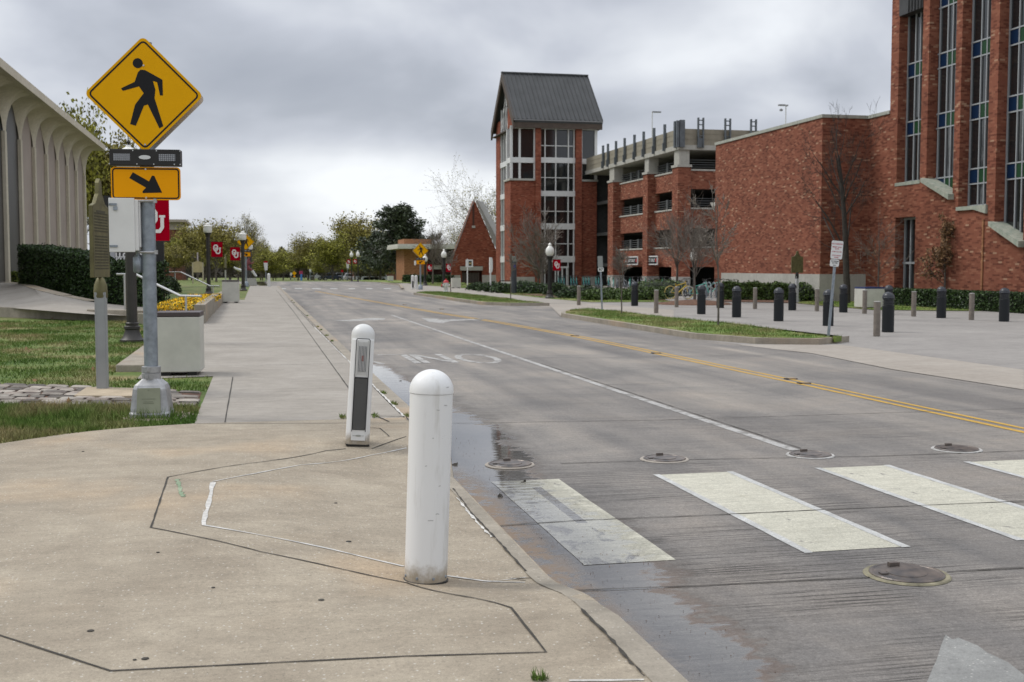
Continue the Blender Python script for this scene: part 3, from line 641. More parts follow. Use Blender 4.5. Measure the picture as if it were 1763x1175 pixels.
# ---------------- stair tower
T = thing('stair_tower', 'tall brick stair tower with white framed glazing and steep metal gable roof', 'tower', (0, 0, 0))
TY = 104.0; td = lambda X: dpt(X, TY)
tx = lambda px: atY(px, TY)
tz = lambda py: ZH(950, py, tx(950), TY)
XL, XR = tx(879), tx(1027); XG = tx(882)
YB = TY + 8.9
XW = atY(882, TY + 1.6); F1, F2 = atX(874, XW), atX(861, XW)
zt = tz(312); ztop = tz(222)
# masses: lower brick corner volumes, glazed upper corners, brick fins
def fill(b):
    b.box(XL, TY, -.2, tx(921), TY + 2.6, zt); b.box(tx(1000), TY, -.2, XR, YB, zt)      # corner masses
    b.box(tx(921), TY - .25, -.2, tx(930), TY + .5, ztop); b.box(tx(990), TY - .25, -.2, tx(1000), TY + .5, ztop)   # fins
    b.box(XW, TY + 1.6, -.2, XW + .5, F1, tz(180))                          # side fins
    b.box(XW, F2, -.2, XW + .5, YB, tz(195)); b.box(XW + .5, YB - .4, -.2, XR - .01, YB - .05, ztop)
bpart('wall', T, BR_TWR, fill)
def fill(b):
    b.box(XL - .12, TY - .12, zt, tx(921) - .01, TY + 2.6, zt + .18); b.box(tx(1000) + .01, TY - .12, zt, XR + .1, YB, zt + .18)
    b.box(XL - .04, TY - .04, -.2, tx(921) - .02, TY - .003, tz(477)); b.box(tx(1000) + .02, TY - .04, -.2, XR + .04, TY - .003, tz(477))
bpart('stone_trim', T, STONE, fill)
# dark glass volumes behind the frames
def fill(b):
    b.box(tx(930), TY + .25, -.2, tx(990), TY + .3, ztop)
    b.box(XL + .2, TY + .16, zt + .18, tx(921), TY + .2, ztop); b.box(tx(1000), TY + .16, zt + .18, XR - .16, TY + .2, ztop)
    b.box(XL + .2, TY + .2, zt + .18, XL + .24, TY + 1.6, ztop); b.box(XR - .2, TY + .2, zt + .18, XR - .16, YB - .5, ztop)
    b.box(XW + .2, F1, -.2, XW + .25, F2, tz(165)); b.box(XW + .7, TY + 1.2, -.1, XR - .6, YB - .6, ztop)
bpart('glazing', T, GLASS, fill)
sp = [(276, 4.6), (333.5, 4.6), (390, 5.2), (446.5, 5.5)]
def fill(b):
    z0 = -.2
    for py, h in sp:
        z = tz(py); hh = h * .053; b.box(tx(930), TY + .05, z - hh, tx(990), TY + .25, z + hh)
        b.box(XW + .02, F1, z - hh, XW + .2, F2, z + hh)
    z = tz(277); b.box(XL - .02, TY - .02, z - .24, tx(921), TY + .16, z + .24); b.box(tx(1000), TY - .02, z - .24, XR + .02, TY + .16, z + .24); b.box(XL - .02, TY + .16, z - .24, XL + .16, TY + 1.6, z + .24)
    z = tz(222); b.box(XL - .03, TY - .03, z - .05, XR + .03, TY + .13, z + .2)
    for px in (938.5, 957, 978.5): b.box(tx(px) - .045, TY + .08, -.2, tx(px) + .045, TY + .25, ztop)
    for px in (930.8, 988.2): b.box(tx(px) - .05, TY + .1, -.2, tx(px) + .05, TY + .27, ztop)
    for x0, x1 in ((XL - .03, XL + .2), (tx(893) , tx(896.5)), (tx(918.7), tx(921)), (XR - .22, XR + .03), (tx(1000), tx(1002))): b.box(x0, TY + .01, zt + .18, x1, TY + .17, ztop)
    b.box(XL - .035, TY + .02, zt + .18, XL + .15, TY + .2, ztop); b.box(XL - .03, TY + 1.4, zt + .18, XL + .15, TY + 1.65, ztop)
    for f_ in (.04, .32, .64, .96): y = F1 + (F2 - F1) * f_; b.box(XW + .06, y - .06, -.2, XW + .22, y + .06, tz(175))
    for py in (251, 306, 364, 420): z = tz(py); b.box(tx(930), TY + .14, z - .035, tx(990), TY + .25, z + .035)
bpart('window_frame', T, WHITEM, fill)
def fill(b):
    for px in (961, 968, 976): b.box(tx(px) - .06, TY - .02, -.15, tx(px) + .06, TY + .08, tz(462))
    b.box(tx(958), TY - .03, tz(462), tx(979), TY + .09, tz(459))
bpart('door', T, WHITEM, fill)
# roof: ridge along X, gable end towards the road
YC = TY + 4.5; RX0, RX1 = atY(864, YC), atY(1036.5, TY - .55); ze = tz(208); zr = ZH(865, 126, atY(865, YC), YC)
Y0r, Y1r = TY - .55, YB + .55
def fill(b):
    for x0, x1, dz in ((RX0, RX1, 0),):
        vs = [(x0, Y0r, ze), (x0, YC, zr), (x0, Y1r, ze), (x1, Y0r, ze), (x1, YC, zr), (x1, Y1r, ze), (x0, Y0r, ze - .28), (x0, YC, zr - .4), (x0, Y1r, ze - .28), (x1, Y0r, ze - .28), (x1, YC, zr - .4), (x1, Y1r, ze - .28)]
        b.add(vs, [(0, 3, 4, 1), (1, 4, 5, 2), (6, 7, 10, 9), (7, 8, 11, 10), (0, 1, 7, 6), (1, 2, 8, 7), (3, 9, 10, 4), (4, 10, 11, 5), (0, 6, 9, 3), (2, 5, 11, 8)])
    n = 20
    for i in range(n + 1):
        x = RX0 + (RX1 - RX0) * i / n
        b.add([(x - .035, Y0r, ze), (x - .035, YC, zr), (x + .035, YC, zr), (x + .035, Y0r, ze), (x - .035, Y0r - .02, ze + .09), (x - .035, YC, zr + .09), (x + .035, YC, zr + .09), (x + .035, Y0r - .02, ze + .09)], [(4, 7, 6, 5), (0, 4, 5, 1), (3, 2, 6, 7), (0, 3, 7, 4)])
    b.box(RX0 - .05, YC - .14, zr - .02, RX1 + .05, YC + .14, zr + .12)
roof = bpart('roof', T, COPPER, fill)
def fill(b):
    b.box(RX0 + .02, Y0r + .02, ztop - .02, RX1 - .02, Y0r + .3, ze - .05); b.box(RX0 + .02, Y0r + .3, ztop + .02, RX1 - .02, Y1r - .1, ztop + .1)
    for s, ya in ((1, Y0r), (-1, Y1r)): b.add([(RX0 - .04, ya, ze + .05), (RX0 - .04, YC, zr + .05), (RX0 - .04, YC, zr - .75), (RX0 - .04, ya, ze - .9), (RX0 + .12, ya, ze + .05), (RX0 + .12, YC, zr + .05), (RX0 + .12, YC, zr - .75), (RX0 + .12, ya, ze - .9)], [(0, 1, 2, 3)[::s], (7, 6, 5, 4)[::s], (3, 2, 6, 7), (0, 4, 5, 1), (0, 3, 7, 4)])
bpart('fascia', T, mat('dark_fascia', (.075, .055, .042), .8, var=.2), fill)
bpart('gutter', T, mat('zinc_gutter', (.22, .22, .22), .5, .4), lambda b: b.box(RX0, Y0r - .14, ze - .13, RX1, Y0r - .02, ze - .04))
def fill(b):
    b.add([(XW + .26, F1 - 1, ztop), (XW + .26, YC, zr - 1.0), (XW + .26, F2 + 1, ztop)], [(0, 2, 1)])
bpart('gable_glass', T, GLASS, fill)
def fill(b):
    M0 = lambda a, c: (XW + .03, a, c)
    for o in (0, 1.0): b.stroke([(F1, ztop - 1.0 + o), (YC, zr - 1.2 - o * 1.0), (F2, ztop - 1.0 + o)], .1, M0)
    b.stroke([(F1 + .1, ztop - 1.6), (F2 - .5, ztop + 1.4)], .08, M0); b.stroke([(YC, ztop - 2), (YC, zr - 1.4)], .08, M0)
bpart('gable_frame', T, WHITEM, fill)
# ---------------- gable-ended chapel-like building left of the tower
H = thing('gabled_hall', 'steep triangular brick gable building beside the stair tower', 'building', (0, 0, 0))
HY = 121.0; hx = lambda px: atY(px, HY); hz = lambda py: ZH(818, py, hx(818), HY)
def fill(b):
    P = [(hx(778.5), -.2), (hx(795), -.2), (hx(795), hz(458)), (hx(830), hz(458)), (hx(830), -.2), (hx(862), -.2), (hx(862), hz(450)), (hx(819), hz(349)), (hx(815.5), hz(346)), (hx(776.5), hz(450))]
    b.prism(P, HY, HY + .6, 'y')
bpart('wall', H, BR_TWR, fill)
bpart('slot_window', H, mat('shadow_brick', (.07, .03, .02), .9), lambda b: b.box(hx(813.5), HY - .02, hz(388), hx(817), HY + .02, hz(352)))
bpart('sill', H, STONE, lambda b: (b.box(hx(812.5), HY - .15, hz(393), hx(818), HY - .001, hz(389)), b.box(hx(791), HY - .12, hz(455.5), hx(831), HY - .002, hz(450)) if False else b.box(hx(792), HY - .2, hz(466), hx(830.5), HY - .001, hz(459))))
bpart('base_course', H, STONE, lambda b: (b.box(hx(779), HY - .06, -.2, hx(792.5), HY - .003, hz(474)), b.box(hx(830), HY - .06, -.2, hx(860), HY - .003, hz(474))))
def fill(b):
    b.add([(hx(819), HY - .1, hz(347)), (hx(863), HY - .1, hz(450)), (hx(863) + .6, HY - .1, hz(444)), (hx(821.5), HY - .1, hz(345)),
           (hx(819) + 1.3, HY + 3, hz(347)), (hx(863) + 1.3, HY + 3, hz(450)), (hx(863) + 1.9, HY + 3, hz(444)), (hx(821.5) + 1.3, HY + 3, hz(345))], [(0, 1, 2, 3), (0, 4, 5, 1), (3, 2, 6, 7), (4, 7, 6, 5), (0, 3, 7, 4)])
    b.add([(hx(775), HY - .05, hz(451)), (hx(815.5), HY - .05, hz(345)), (hx(817), HY - .05, hz(345)), (hx(777), HY - .05, hz(451)),
           (hx(775) + .6, HY + 3, hz(451)), (hx(815.5) + .6, HY + 3, hz(345)), (hx(817) + .6, HY + 3, hz(345)), (hx(777) + .6, HY + 3, hz(451))], [(0, 3, 2, 1), (0, 1, 5, 4), (3, 7, 6, 2)])
bpart('roof', H, concrete('pale_slate', (.27, .26, .24), (.36, .35, .33), 1, .2), fill)
bpart('doorway', H, GLASS, lambda b: b.box(hx(795), HY + .45, -.2, hx(830), HY + .5, hz(458)))
bpart('grille_door', H, mat('brown_slats', (.07, .055, .045), .7), lambda b: [b.box(hx(793) + i * .17, HY + .1, -.15, hx(793) + i * .17 + .13, HY + .15, hz(470)) for i in range(12)] and None)
# ---------------- parking garage
K = thing('parking_garage', 'brick and concrete parking garage with open dark decks beside the library', 'parking garage', (0, 0, 0))
GX = 31.0; PRO = .6; GXp = GX - PRO; GY = atX(1166, GXp)
gz = lambda py: ZH(1178, py, GX, GY)
GYE = atX(1046, GX); Yf = lambda px: atX(px, GX)
lev = [(293.5, 325), (360, 393), (427, 460)]
XE = atY(1420, GY)
cols = [(GY - .4, GY + 2.0), (Yf(1124), Yf(1108)), (Yf(1062), GYE)]
cols = [(GY, atX(1156, GXp)), (atX(1114, GXp), atX(1106, GXp)), (atX(1055, GXp), atX(1046, GXp))]
zcap = gz(288); zbeam0 = gz(258); zbeam1 = gz(250); zpar = gz(222)
def fill(b):
    for i, (a, c) in enumerate(cols):
        b.box(GXp, a, -.2, atY(1188, GY) if i == 0 else GX + .4, c, zcap)
    for t, bt in lev:
        b.box(GX, cols[0][1], gz(bt), GX + .35, cols[1][0], gz(t)); b.box(GX, cols[1][1], gz(bt), GX + .35, cols[2][0], gz(t))
        b.box(atY(1188, GY), GY + .3, gz(bt), XE, GY + .65, gz(t))
bpart('wall', K, BR_LIB, fill)
def fill(b):
    for i, (a, c) in enumerate(cols):
        xr = atY(1188, GY) if i == 0 else GX + .4
        b.box(GXp - .07, a - .07, zcap, xr + .06, c + .06, zcap + .18)
        b.box(GXp + .12, a + .12, zcap + .18, xr - .08, c - .05, zbeam0)
        b.box(GXp - .03, a - .03, -.2, GXp - .003, c + .03, gz(477)); b.box(GXp - .003, a - .03, -.2, xr + .02, a - .003, gz(477))
    for t, bt in lev:
        b.box(GX - .06, cols[0][1], gz(t), GX + .4, cols[1][0], gz(t) + .12); b.box(GX - .06, cols[1][1], gz(t), GX + .4, cols[2][0], gz(t) + .12)
        b.box(atY(1188, GY) + .01, GY + .24, gz(t), XE, GY + .7, gz(t) + .12)
    b.box(GXp, GY - .05, zbeam0, XE, GYE + 6, zbeam1)
bpart('concrete_frame', K, STONE, fill)
PAR = mat('beige_parapet', (.26, .235, .18), .85, var=.1)
def fill(b):
    b.box(GXp + .1, GY + .05, zbeam1, XE, GY + .2, zpar); b.box(GXp + .1, GY + .2, zbeam1, GXp + .25, GYE + 6, zpar)
    for t in (.36, .7): z = zbeam1 + (zpar - zbeam1) * t; b.box(GXp + .08, GY + .03, z, XE, GY + .05, z + .03); b.box(GXp + .08, GY + .05, z, GXp + .1, GYE + 6, z + .03)
bpart('parapet', K, PAR, fill)
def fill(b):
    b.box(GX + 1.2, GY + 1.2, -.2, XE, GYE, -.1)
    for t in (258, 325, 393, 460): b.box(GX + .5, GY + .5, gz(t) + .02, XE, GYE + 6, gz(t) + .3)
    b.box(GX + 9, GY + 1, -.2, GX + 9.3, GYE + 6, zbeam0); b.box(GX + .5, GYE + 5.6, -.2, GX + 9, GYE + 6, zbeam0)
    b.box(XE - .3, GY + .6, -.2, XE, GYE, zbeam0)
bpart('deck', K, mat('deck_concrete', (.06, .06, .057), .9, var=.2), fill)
RAILM = mat('deck_rail', (.07, .075, .075), .7, .1)
def fill(b):
    for t, _ in lev:
        z = gz(t) + .12
        for k in range(4):
            zz = z + .14 + .17 * k
            b.box(GX + .18, cols[0][1], zz, GX + .22, cols[1][0], zz + .05); b.box(GX + .18, cols[1][1], zz, GX + .22, cols[2][0], zz + .05); b.box(atY(1188, GY) + .01, GY + .42, zz, XE, GY + .46, zz + .05)
        for px in (1083, 1096, 1145): b.box(GX + .1, Yf(px) - .2, z, GX + .18, Yf(px) + .2, z + .75)
bpart('railing', K, RAILM, fill)
POSTM = mat('blue_grey_steel', (.115, .13, .14), .5, .4, var=.2)
def onepost(y=None, x=None, corner=False):
    b = MB(); z0 = gz(252) - .1
    if y is not None: b.box(GXp - .11, y - .09, z0, GXp + .06, y + .09, zpar + .62); b.box(GXp - .19, y - .06, z0, GXp - .11, y + .06, z0 + .6)
    elif corner: b.box(GXp - .2, GY - .2, z0, GXp - .02, GY - .02, zpar + .55); b.box(GXp + .04, GY - .22, z0, GXp + .42, GY - .02, zpar + .6); b.box(GXp - .2, GY + .25, z0, GXp - .02, GY + .5, zpar + .55)
    else:
        for s in (-.32, .32): b.box(x + s * .6 - .05, GY - .2, z0, x + s * .6 + .05, GY - .02, zpar + .8)
        for k in (.3, .65, -.6): b.box(x - .14, GY - .15, zpar + k * .9, x + .14, GY - .06, zpar + k * .9 + .07)
        b.box(x - .14, GY - .15, z0, x + .14, GY - .03, z0 + .7)
    b.build('parapet_post', POSTM, K)
for px in (1049, 1057.5, 1071.5, 1086.5, 1103.5, 1119.5, 1137.5, 1156): onepost(y=Yf(px))
onepost(corner=True)
for px in (1203, 1249, 1293): onepost(x=atY(px, GY))
def fill(b):
    for y0, y1 in ():
        b.box(GX - .1, y0, gz(453), GX - .02, y1, gz(443))
sg = None
for (a, c) in ((1086.5, 1107), (1120, 1141.5)):
    ya, yb = Yf(c), Yf(a); zc = (gz(443) + gz(453)) / 2; hh = .26
    f = MB(); f.box(GX - .47, ya, zc - hh - .09, GX - .4, yb, zc + hh + .09); fo = f.build('exit_sign_board', WHITEM, K)
    f = MB(); f.box(GX - .475, ya + .12, zc - hh, GX - .471, yb - .12, zc + hh); f.build('panel', SIGNK, fo)
    t = MB(); M = Matrix.Translation((GX - .48, (ya + yb) / 2, zc)) @ Matrix.Rotation(R(-90), 4, 'Z') @ FACE; text_mesh(t, 'EXIT ONLY', min(.36, (yb - ya - .95) / 4.6), M, 1.0, .008); t.build('lettering', WHITEM, fo)
    for yq in (yb - .42, ya + .2): t = MB(); t.box(GX - .482, yq, zc - .12, GX - .476, yq + .22, zc + .12); t.build('red_square', mat('red_square', (.5, .03, .03), .6), fo)
# link bridge / stair between tower and garage
def fill(b):
    for py in (290, 345, 400, 455): b.box(XR + .1, TY + 3, tz(py) - .1, GX + .5, TY + 5.5, tz(py) + .12)
    b.box(XR + .1, TY + 6, -.2, GX + .5, TY + 6.3, tz(300))
    b.box(tx(1034), TY + 2.2, -.2, tx(1038), TY + 2.6, tz(300))
bpart('link_walkway', K, mat('dim_concrete', (.12, .115, .11), .9, var=.2), fill)
def fill(b):
    z = tz(282)
    for k in range(3): b.tube([(XR + .2, TY + 2.9, z + .25 + .3 * k), (GX, TY + 2.9, z + .25 + .3 * k)], .03, 5)
    for k in range(7): x = XR + .2 + k * (GX - XR) / 7; b.tube([(x, TY + 2.9, z - .1), (x, TY + 2.9, z + .9)], .03, 5)
    b.box(XR + .1, TY + 2.8, z - .5, GX, TY + 3.0, z - .1)
bpart('link_railing', K, mat('maroon_steel', (.08, .03, .03), .6), fill)
# ---------------- library: plain wall block + tall fins
B = thing('brick_library', 'large flecked red brick library with tall recessed strip windows at right', 'building', (0, 0, 0))
BX = 27.2; BY = atX(1412, BX)
lz = lambda px, py, X, Y: ZH(px, py, X, Y)
ZTOP = lz(1412, 203, BX, BY); zb = lz(1412, 472.5, BX, BY); BYE = atX(1230, BX)
BX2 = atY(1490, BY); BY2 = atX(1527, BX2)
FX = BX2          # facade plane of the finned tower
def fill(b):
    b.prism([(BX, BYE), (BX, BY), (BX2, BY), (BX2, BY2), (FX + 12, BY2), (FX + 12, BYE)], -.2, ZTOP)
bpart('wall', B, BR_LIB, fill)
bpart('coping', B, concrete('old_copper_coping', (.30, .32, .27), (.42, .42, .37), 2, .3), lambda b: b.prism([(BX - .06, BYE + .06), (BX - .06, BY - .06), (BX2 - .06, BY - .06), (BX2 - .06, BY2), (BX2 + .4, BY2), (BX2 + .4, BY + .3), (BX + .4, BY + .3), (BX + .4, BYE + .06)], ZTOP, ZTOP + .16))
def fill(b):
    b.box(BX - .04, BY - .04, -.2, BX - .002, atX(1243, BX), zb); b.box(BX - .002, BY - .04, -.2, BX2 + .3, BY - .002, zb)
    b.box(BX - .07, BY - .07, -.2, BX - .04, atX(1243, BX), .02)
bpart('base_course', B, STONE, fill)
bpart('corbel', B, STONE, lambda b: b.prism([(atX(1241, BX), lz(1240, 347, BX, BYE)), (BYE + .9, lz(1240, 347, BX, BYE)), (atX(1241, BX), lz(1240, 372, BX, BYE))], BX + .1, BX + .6, 'x') if False else b.prism([(BYE, lz(1235, 348, BX, BYE)), (BYE + .85, lz(1235, 348, BX, BYE)), (BYE, lz(1235, 368, BX, BYE))], BX + .02, BX + .7, 'x'))
# finned facade: fronts given by photo columns
fy = lambda px: atX(px, FX)
piers = [(1527, 1540), (1580, 1591), (1637, 1647), (1695, 1710), (1760, 1776), (1830, 1848)]
DEP = .62; ZH2 = 22.0; WPX = [(1556, 1579), (1610, 1634), (1665, 1693), (1728, 1758), (1797, 1828)]
edge = [(fy(b_), fy(a)) for a, b_ in piers]          # (near y, far y) of each pier
wz = [(313, 1560), (322, 1622), (355, 1676), (400, 1735), (430, 1800)]
def fill(b):
    for ya, yb in edge: b.box(FX, ya, -.2, FX + DEP + .3, yb if yb < BY2 else BY2 - .003, ZH2)
    for i in range(5):
        y0, y1 = edge[i + 1][1], edge[i][0]; px = wz[i][1]; zt_ = lz(px, wz[i][0], FX, (y0 + y1) / 2)
        if i == 0:
            zd = lz(1552, 374, FX, (y0 + y1) / 2); b.box(FX + .003, y0, zd, FX + DEP, y1, zt_ - .16)
            yd = fy(1568); b.box(FX + .003, y0, -.2, FX + DEP, yd - .3, zd)
        elif i in (1, 3): b.prism([(y0, -.2), (y1, -.2), (y1, zt_ + .35), (y0, zt_ - .5)], FX + .003, FX + DEP, 'x')
        else: b.box(FX + .003, y0, -.2, FX + DEP, y1, zt_ - .16)
    b.box(FX + DEP + .35, edge[-1][0], -.2, FX + 12, BY2 - .01, ZH2)
bpart('fin_wall', B, BR_LIB, fill)
SILLM = concrete('green_stained_stone', (.24, .29, .235), (.42, .41, .34), 5, .4)
for i in range(5):
    y0, y1 = edge[i + 1][1], edge[i][0]; px = wz[i][1]; z1 = lz(px, wz[i][0], FX, (y0 + y1) / 2)
    b = MB()
    if i in (1, 3, 4): b.prism([(y0 - .1, z1 - .62), (y1 + .02, z1 + .28), (y1 + .02, z1 + .46), (y0 - .1, z1 - .38)], FX - .28, FX + DEP, 'x')
    elif i == 0: b.box(FX - .02, y0 - .02, z1 - .155, FX + DEP, y1 + .1, z1)
    else: b.prism([(y0 - .1, z1 - .36), (y0 + .75, z1 - .16), (y1 + .02, z1 - .16), (y1 + .02, z1), (y0 - .1, z1)], FX - .1, FX + DEP, 'x')
    b.build('window_sill', SILLM, B)
blue_rows = [((220, 1559), (119, 1565)), ((206, 1613), (101, 1620)), ((303, 1665), (191, 1673), (82, 1680)), ((294, 1734), (177, 1739), (60, 1745)), ((300, 1800), (180, 1800), (60, 1800))]
for i in range(5):
    y0, y1 = edge[i + 1][1], edge[i][0]; ym = (y0 + y1) / 2; z1 = lz(wz[i][1], wz[i][0], FX, ym) - (.5 if i in (1, 3) else 0)
    ztp = ZH2 - .5 if i else lz(1556, 22, FX + .4, ym)
    gx = FX + DEP - .13; yv1, ymid, yv0 = atX(WPX[i][0] + 1, gx), atX(WPX[i][0] + .6 * (WPX[i][1] - WPX[i][0]), gx), atX(WPX[i][1], gx); b = MB(); b.box(gx, y0, z1, gx + .05, y1, ztp); wo_ = b.build('window', GLASS, B)
    fr = MB()
    for y in (yv0 + .05, ymid, min(y1 - .04, yv1)): fr.box(gx - .06, y - .028, z1, gx + .01, y + .028, ztp)
    rows = sorted(lz(px, py, gx, ym) for py, px in blue_rows[i]); step = rows[1] - rows[0] if len(rows) > 1 else 3.
    hh = .27; rows = [rows[0] - step] * (1 if i in (1, 2, 3) and False else 0) + rows; top = rows[-1]
    if i == 1: rows = [lz(1616, 318, gx, ym)] + rows
    while top + step < ZH2 - 1: top += step; rows.append(top)
    for z in rows:
        if z + hh > ztp: continue
        bb = MB(); gg = MB(); bb.box(gx - .03, ymid + .03, z - hh, gx, y1 - .03, z + hh); gg.box(gx - .03, yv0 - .5, z - hh, gx, ymid - .03, z + hh); bb.build('blue_pane', GLASSB, wo_); gg.build('green_pane', GLASSG, wo_)
        for zz in (z - hh - .05, z + hh + .05): fr.box(gx - .055, yv0 - .6, zz - .028, gx + .01, y1, zz + .028)
    fr.box(gx - .06, y0, z1, gx + .012, y1, z1 + .08)
    fr.build('frame', mat('pale_mullion', (.36, .38, .39), .5, .2), wo_)
ym = (edge[1][1] + edge[0][0]) / 2
bpart('metal_hood', B, mat('dark_standing_seam', (.05, .05, .05), .5, .3, var=.2), lambda b: [b.box(FX - .04, edge[1][1] + .01, lz(1556, 22, FX, ym), FX + DEP, edge[0][0] - .01, ZH2 - .2)] + [b.box(FX - .09, edge[1][1] + .1 + .25 * k, lz(1556, 22, FX, ym), FX - .04, edge[1][1] + .13 + .25 * k, ZH2 - .2) for k in range(5)] and None)
# ground-level strip window
y1d, y0d = edge[0][0], fy(1568) - .3; gx = FX + DEP - .14; zd = lz(1552, 374, FX, ym)
b = MB(); b.box(gx, y0d, -.2, gx + .05, y1d, zd); wo_ = b.build('window', GLASS, B)
fr = MB()
for f in (.02, .32, .66): y = y1d - (y1d - y0d) * f - .1; fr.box(gx - .07, y - .035, -.15, gx + .01, y + .035, zd)
fr.box(gx - .07, y0d, -.15, gx + .01, y0d + .09, zd)
for z in (lz(1552, 453, FX, ym), -.1, zd - .05): fr.box(gx - .066, y0d, z - .05, gx + .011, y1d, z + .05)
fr.build('frame', MATS['pale_mullion'], wo_)
bpart('pilaster_strip', B, BR_TAN, lambda b: b.box(FX - .05, fy(1693), -.2, FX - .003, fy(1690.5), lz(1690, 378, FX, fy(1690))))
# ---------------- left modernist building with flared arches
A = thing('arcade_building', 'pale modernist building with flared arched columns under a thin flat roof', 'building', (0, 0, 0))
AX, RXA = -11.2, -9.95; BAY = 3.92; Y00 = 87.0 - 11 * BAY; ZB = .2; ZR = 9.95; ZSP = 7.9; ZAP = 9.72
def az(y):        # underside of the arch in the wall plane
    u = ((y - Y00) / BAY) % 1.0; u = abs(u - .5) * 2       # 0 at crown, 1 at column
    e = .90
    return ZAP - .05 if u < .0 else (ZSP + (ZAP - ZSP) * (1 - (min(u, e) / e) ** 1.9) ** .62 if u < e else ZSP)
CON = concrete('warm_white_concrete', (.50, .445, .355), (.585, .53, .43), .5, .12)
for i in range(12):
    b = MB(); y = Y00 + i * BAY; b.box(AX - .16, y - .22, ZB, AX, y + .22, ZSP + .1); b.build('column', CON, A)
def fill(b):
    N = 20; ylist = [Y00 + BAY * i / N for i in range(11 * N + 1)]; V = 9; vs = []; fs = []
    for y in ylist:
        u = ((y - Y00) / BAY) % 1.0; u = abs(u - .5) * 2; z0 = az(y)
        for v in range(V + 1):
            f = v / V; cu = 1 - (1 - f) ** 2.4
            cc = max(0., (u - .72) / .28); xs_ = AX - .16 * (1 - cc)
            vs.append((xs_ + (RXA - .05 - xs_) * f ** (1 + .5 * cc), y, z0 + (ZR - .08 - z0) * (1 - (1 - f) ** (2.2 + 1.2 * cc))))
    for j in range(len(ylist) - 1):
        for v in range(V): a = j * (V + 1) + v; fs.append((a, a + 1, a + V + 2, a + V + 1))
    b.add(vs, fs)
bpart('vaulted_soffit', A, CON, fill, True)
YE = Y00 + 11 * BAY
bpart('roof', A, CON, lambda b: b.box(-40, Y00 - 1, ZR - .1, RXA, YE + 1.3, ZR + .28))
PINK = mat('pink_grey_panel', (.33, .27, .235), .75, var=.08, vs=.5); DKP = mat('dark_bronze_screen', (.055, .05, .045), .5, .2, var=.15, vs=.6)
for i in range(11):
    y = Y00 + i * BAY; b = MB(); b.box(AX - .22, y + .1, ZB, AX - .17, y + BAY - .1, ZR - .15)
    dark = i <= 4
    o = b.build('wall_panel', DKP if dark else PINK, A)
    if dark: o['label'] = 'dark bronze panel between the nearer columns'
bpart('near_end_wall', A, CON, lambda b: b.box(-39, Y00 - .2, ZB, AX - .17, Y00 + .2, ZR - .1))
bpart('end_wall', A, CON, lambda b: (b.box(-39, YE - .2, ZB, AX - .17, YE + .2, ZR - .1)))
bpart('plinth', A, CON, lambda b: b.box(-39, Y00, -.1, AX + .1, YE + .3, ZB))
# ---------------- mid-century office
O = thing('flat_roof_office', 'low tan brick office with white flat canopy roof behind bare trees', 'building', (0, 0, 0))
OY = 141.0; ox = lambda px: atY(px, OY); oz = lambda py: ZH(730, py, ox(730), OY)
bpart('wall', O, BR_TAN, lambda b: (b.box(ox(696), OY, -.3, ox(735), OY + 8, oz(429)), b.box(ox(696), OY + .1, oz(421), ox(744), OY + 6, oz(412))))
bpart('roof', O, CREAM, lambda b: (b.box(ox(681), OY - 2, oz(429), ox(800), OY + 9, oz(424)), b.box(ox(682), OY - 1.9, oz(424), ox(800), OY + 9, oz(421))))
bpart('window', O, GLASS, lambda b: b.box(ox(735), OY + 1.5, -.3, ox(800), OY + 1.6, oz(429)))
bpart('spandrel', O, CREAM, lambda b: b.box(ox(736), OY + 1.2, oz(464), ox(763), OY + 1.45, oz(457)))
bpart('brick_fin', O, BR_TAN, lambda b: b.box(ox(735), OY + .2, -.3, ox(737), OY + 1.4, oz(429)))
# ---------------- distant brick buildings
O = thing('green_roof_hall', 'distant red brick hall with pale green roof behind budding trees', 'building', (0, 0, 0))
OY = 215.0; ox = lambda px: atY(px, OY); oz = lambda py: ZH(640, py, ox(640), OY)
bpart('wall', O, BR_FAR, lambda b: b.box(ox(612), OY, -2, ox(690), OY + 14, oz(413)))
bpart('roof', O, mat('green_copper_roof', (.22, .27, .23), .7, var=.15), lambda b: b.add([(ox(609), OY - .6, oz(413)), (ox(693), OY - .6, oz(413)), (ox(693), OY + 15, oz(413)), (ox(609), OY + 15, oz(413)), (ox(618), OY + 6, oz(399)), (ox(684), OY + 6, oz(399)), (ox(684), OY + 8, oz(399)), (ox(618), OY + 8, oz(399))], [(0, 1, 5, 4), (1, 2, 6, 5), (2, 3, 7, 6), (3, 0, 4, 7), (4, 5, 6, 7)]))
bpart('chimney', O, BR_FAR, lambda b: b.box(ox(625), OY + 5, oz(402), ox(634), OY + 6.5, oz(395)))
for px in (618, 624, 650, 662):
    bpart('window', O, mat('pale_window', (.3, .3, .28), .4), lambda b: b.box(ox(px), OY - .05, oz(432), ox(px + 3), OY - .01, oz(423)))
bpart('doorway', O, mat('pale_window2', (.25, .25, .22), .5), lambda b: b.box(ox(621), OY - .1, -1.9, ox(628), OY - .01, oz(467)))
O = thing('distant_brick_block', 'distant brick block with pale beige top storey left of the lamp post', 'building', (0, 0, 0))
OY = 165.0; ox = lambda px: atY(px, OY); oz = lambda py: ZH(305, py, ox(305), OY)
bpart('wall', O, BR_FAR, lambda b: b.box(ox(262), OY, -2, ox(313), OY + 12, oz(396)))
bpart('upper_band', O, mat('beige_stone', (.36, .31, .26), .8), lambda b: (b.box(ox(262), OY - .1, oz(396), ox(314), OY + 12, oz(383)), b.box(ox(255), OY - .8, oz(383), ox(322), OY + 13, oz(378.5))))
bpart('window', O, GLASS, lambda b: [b.box(ox(270 + 9 * k), OY - .06, oz(425), ox(274 + 9 * k), OY - .01, oz(408)) for k in range(4)] and None)
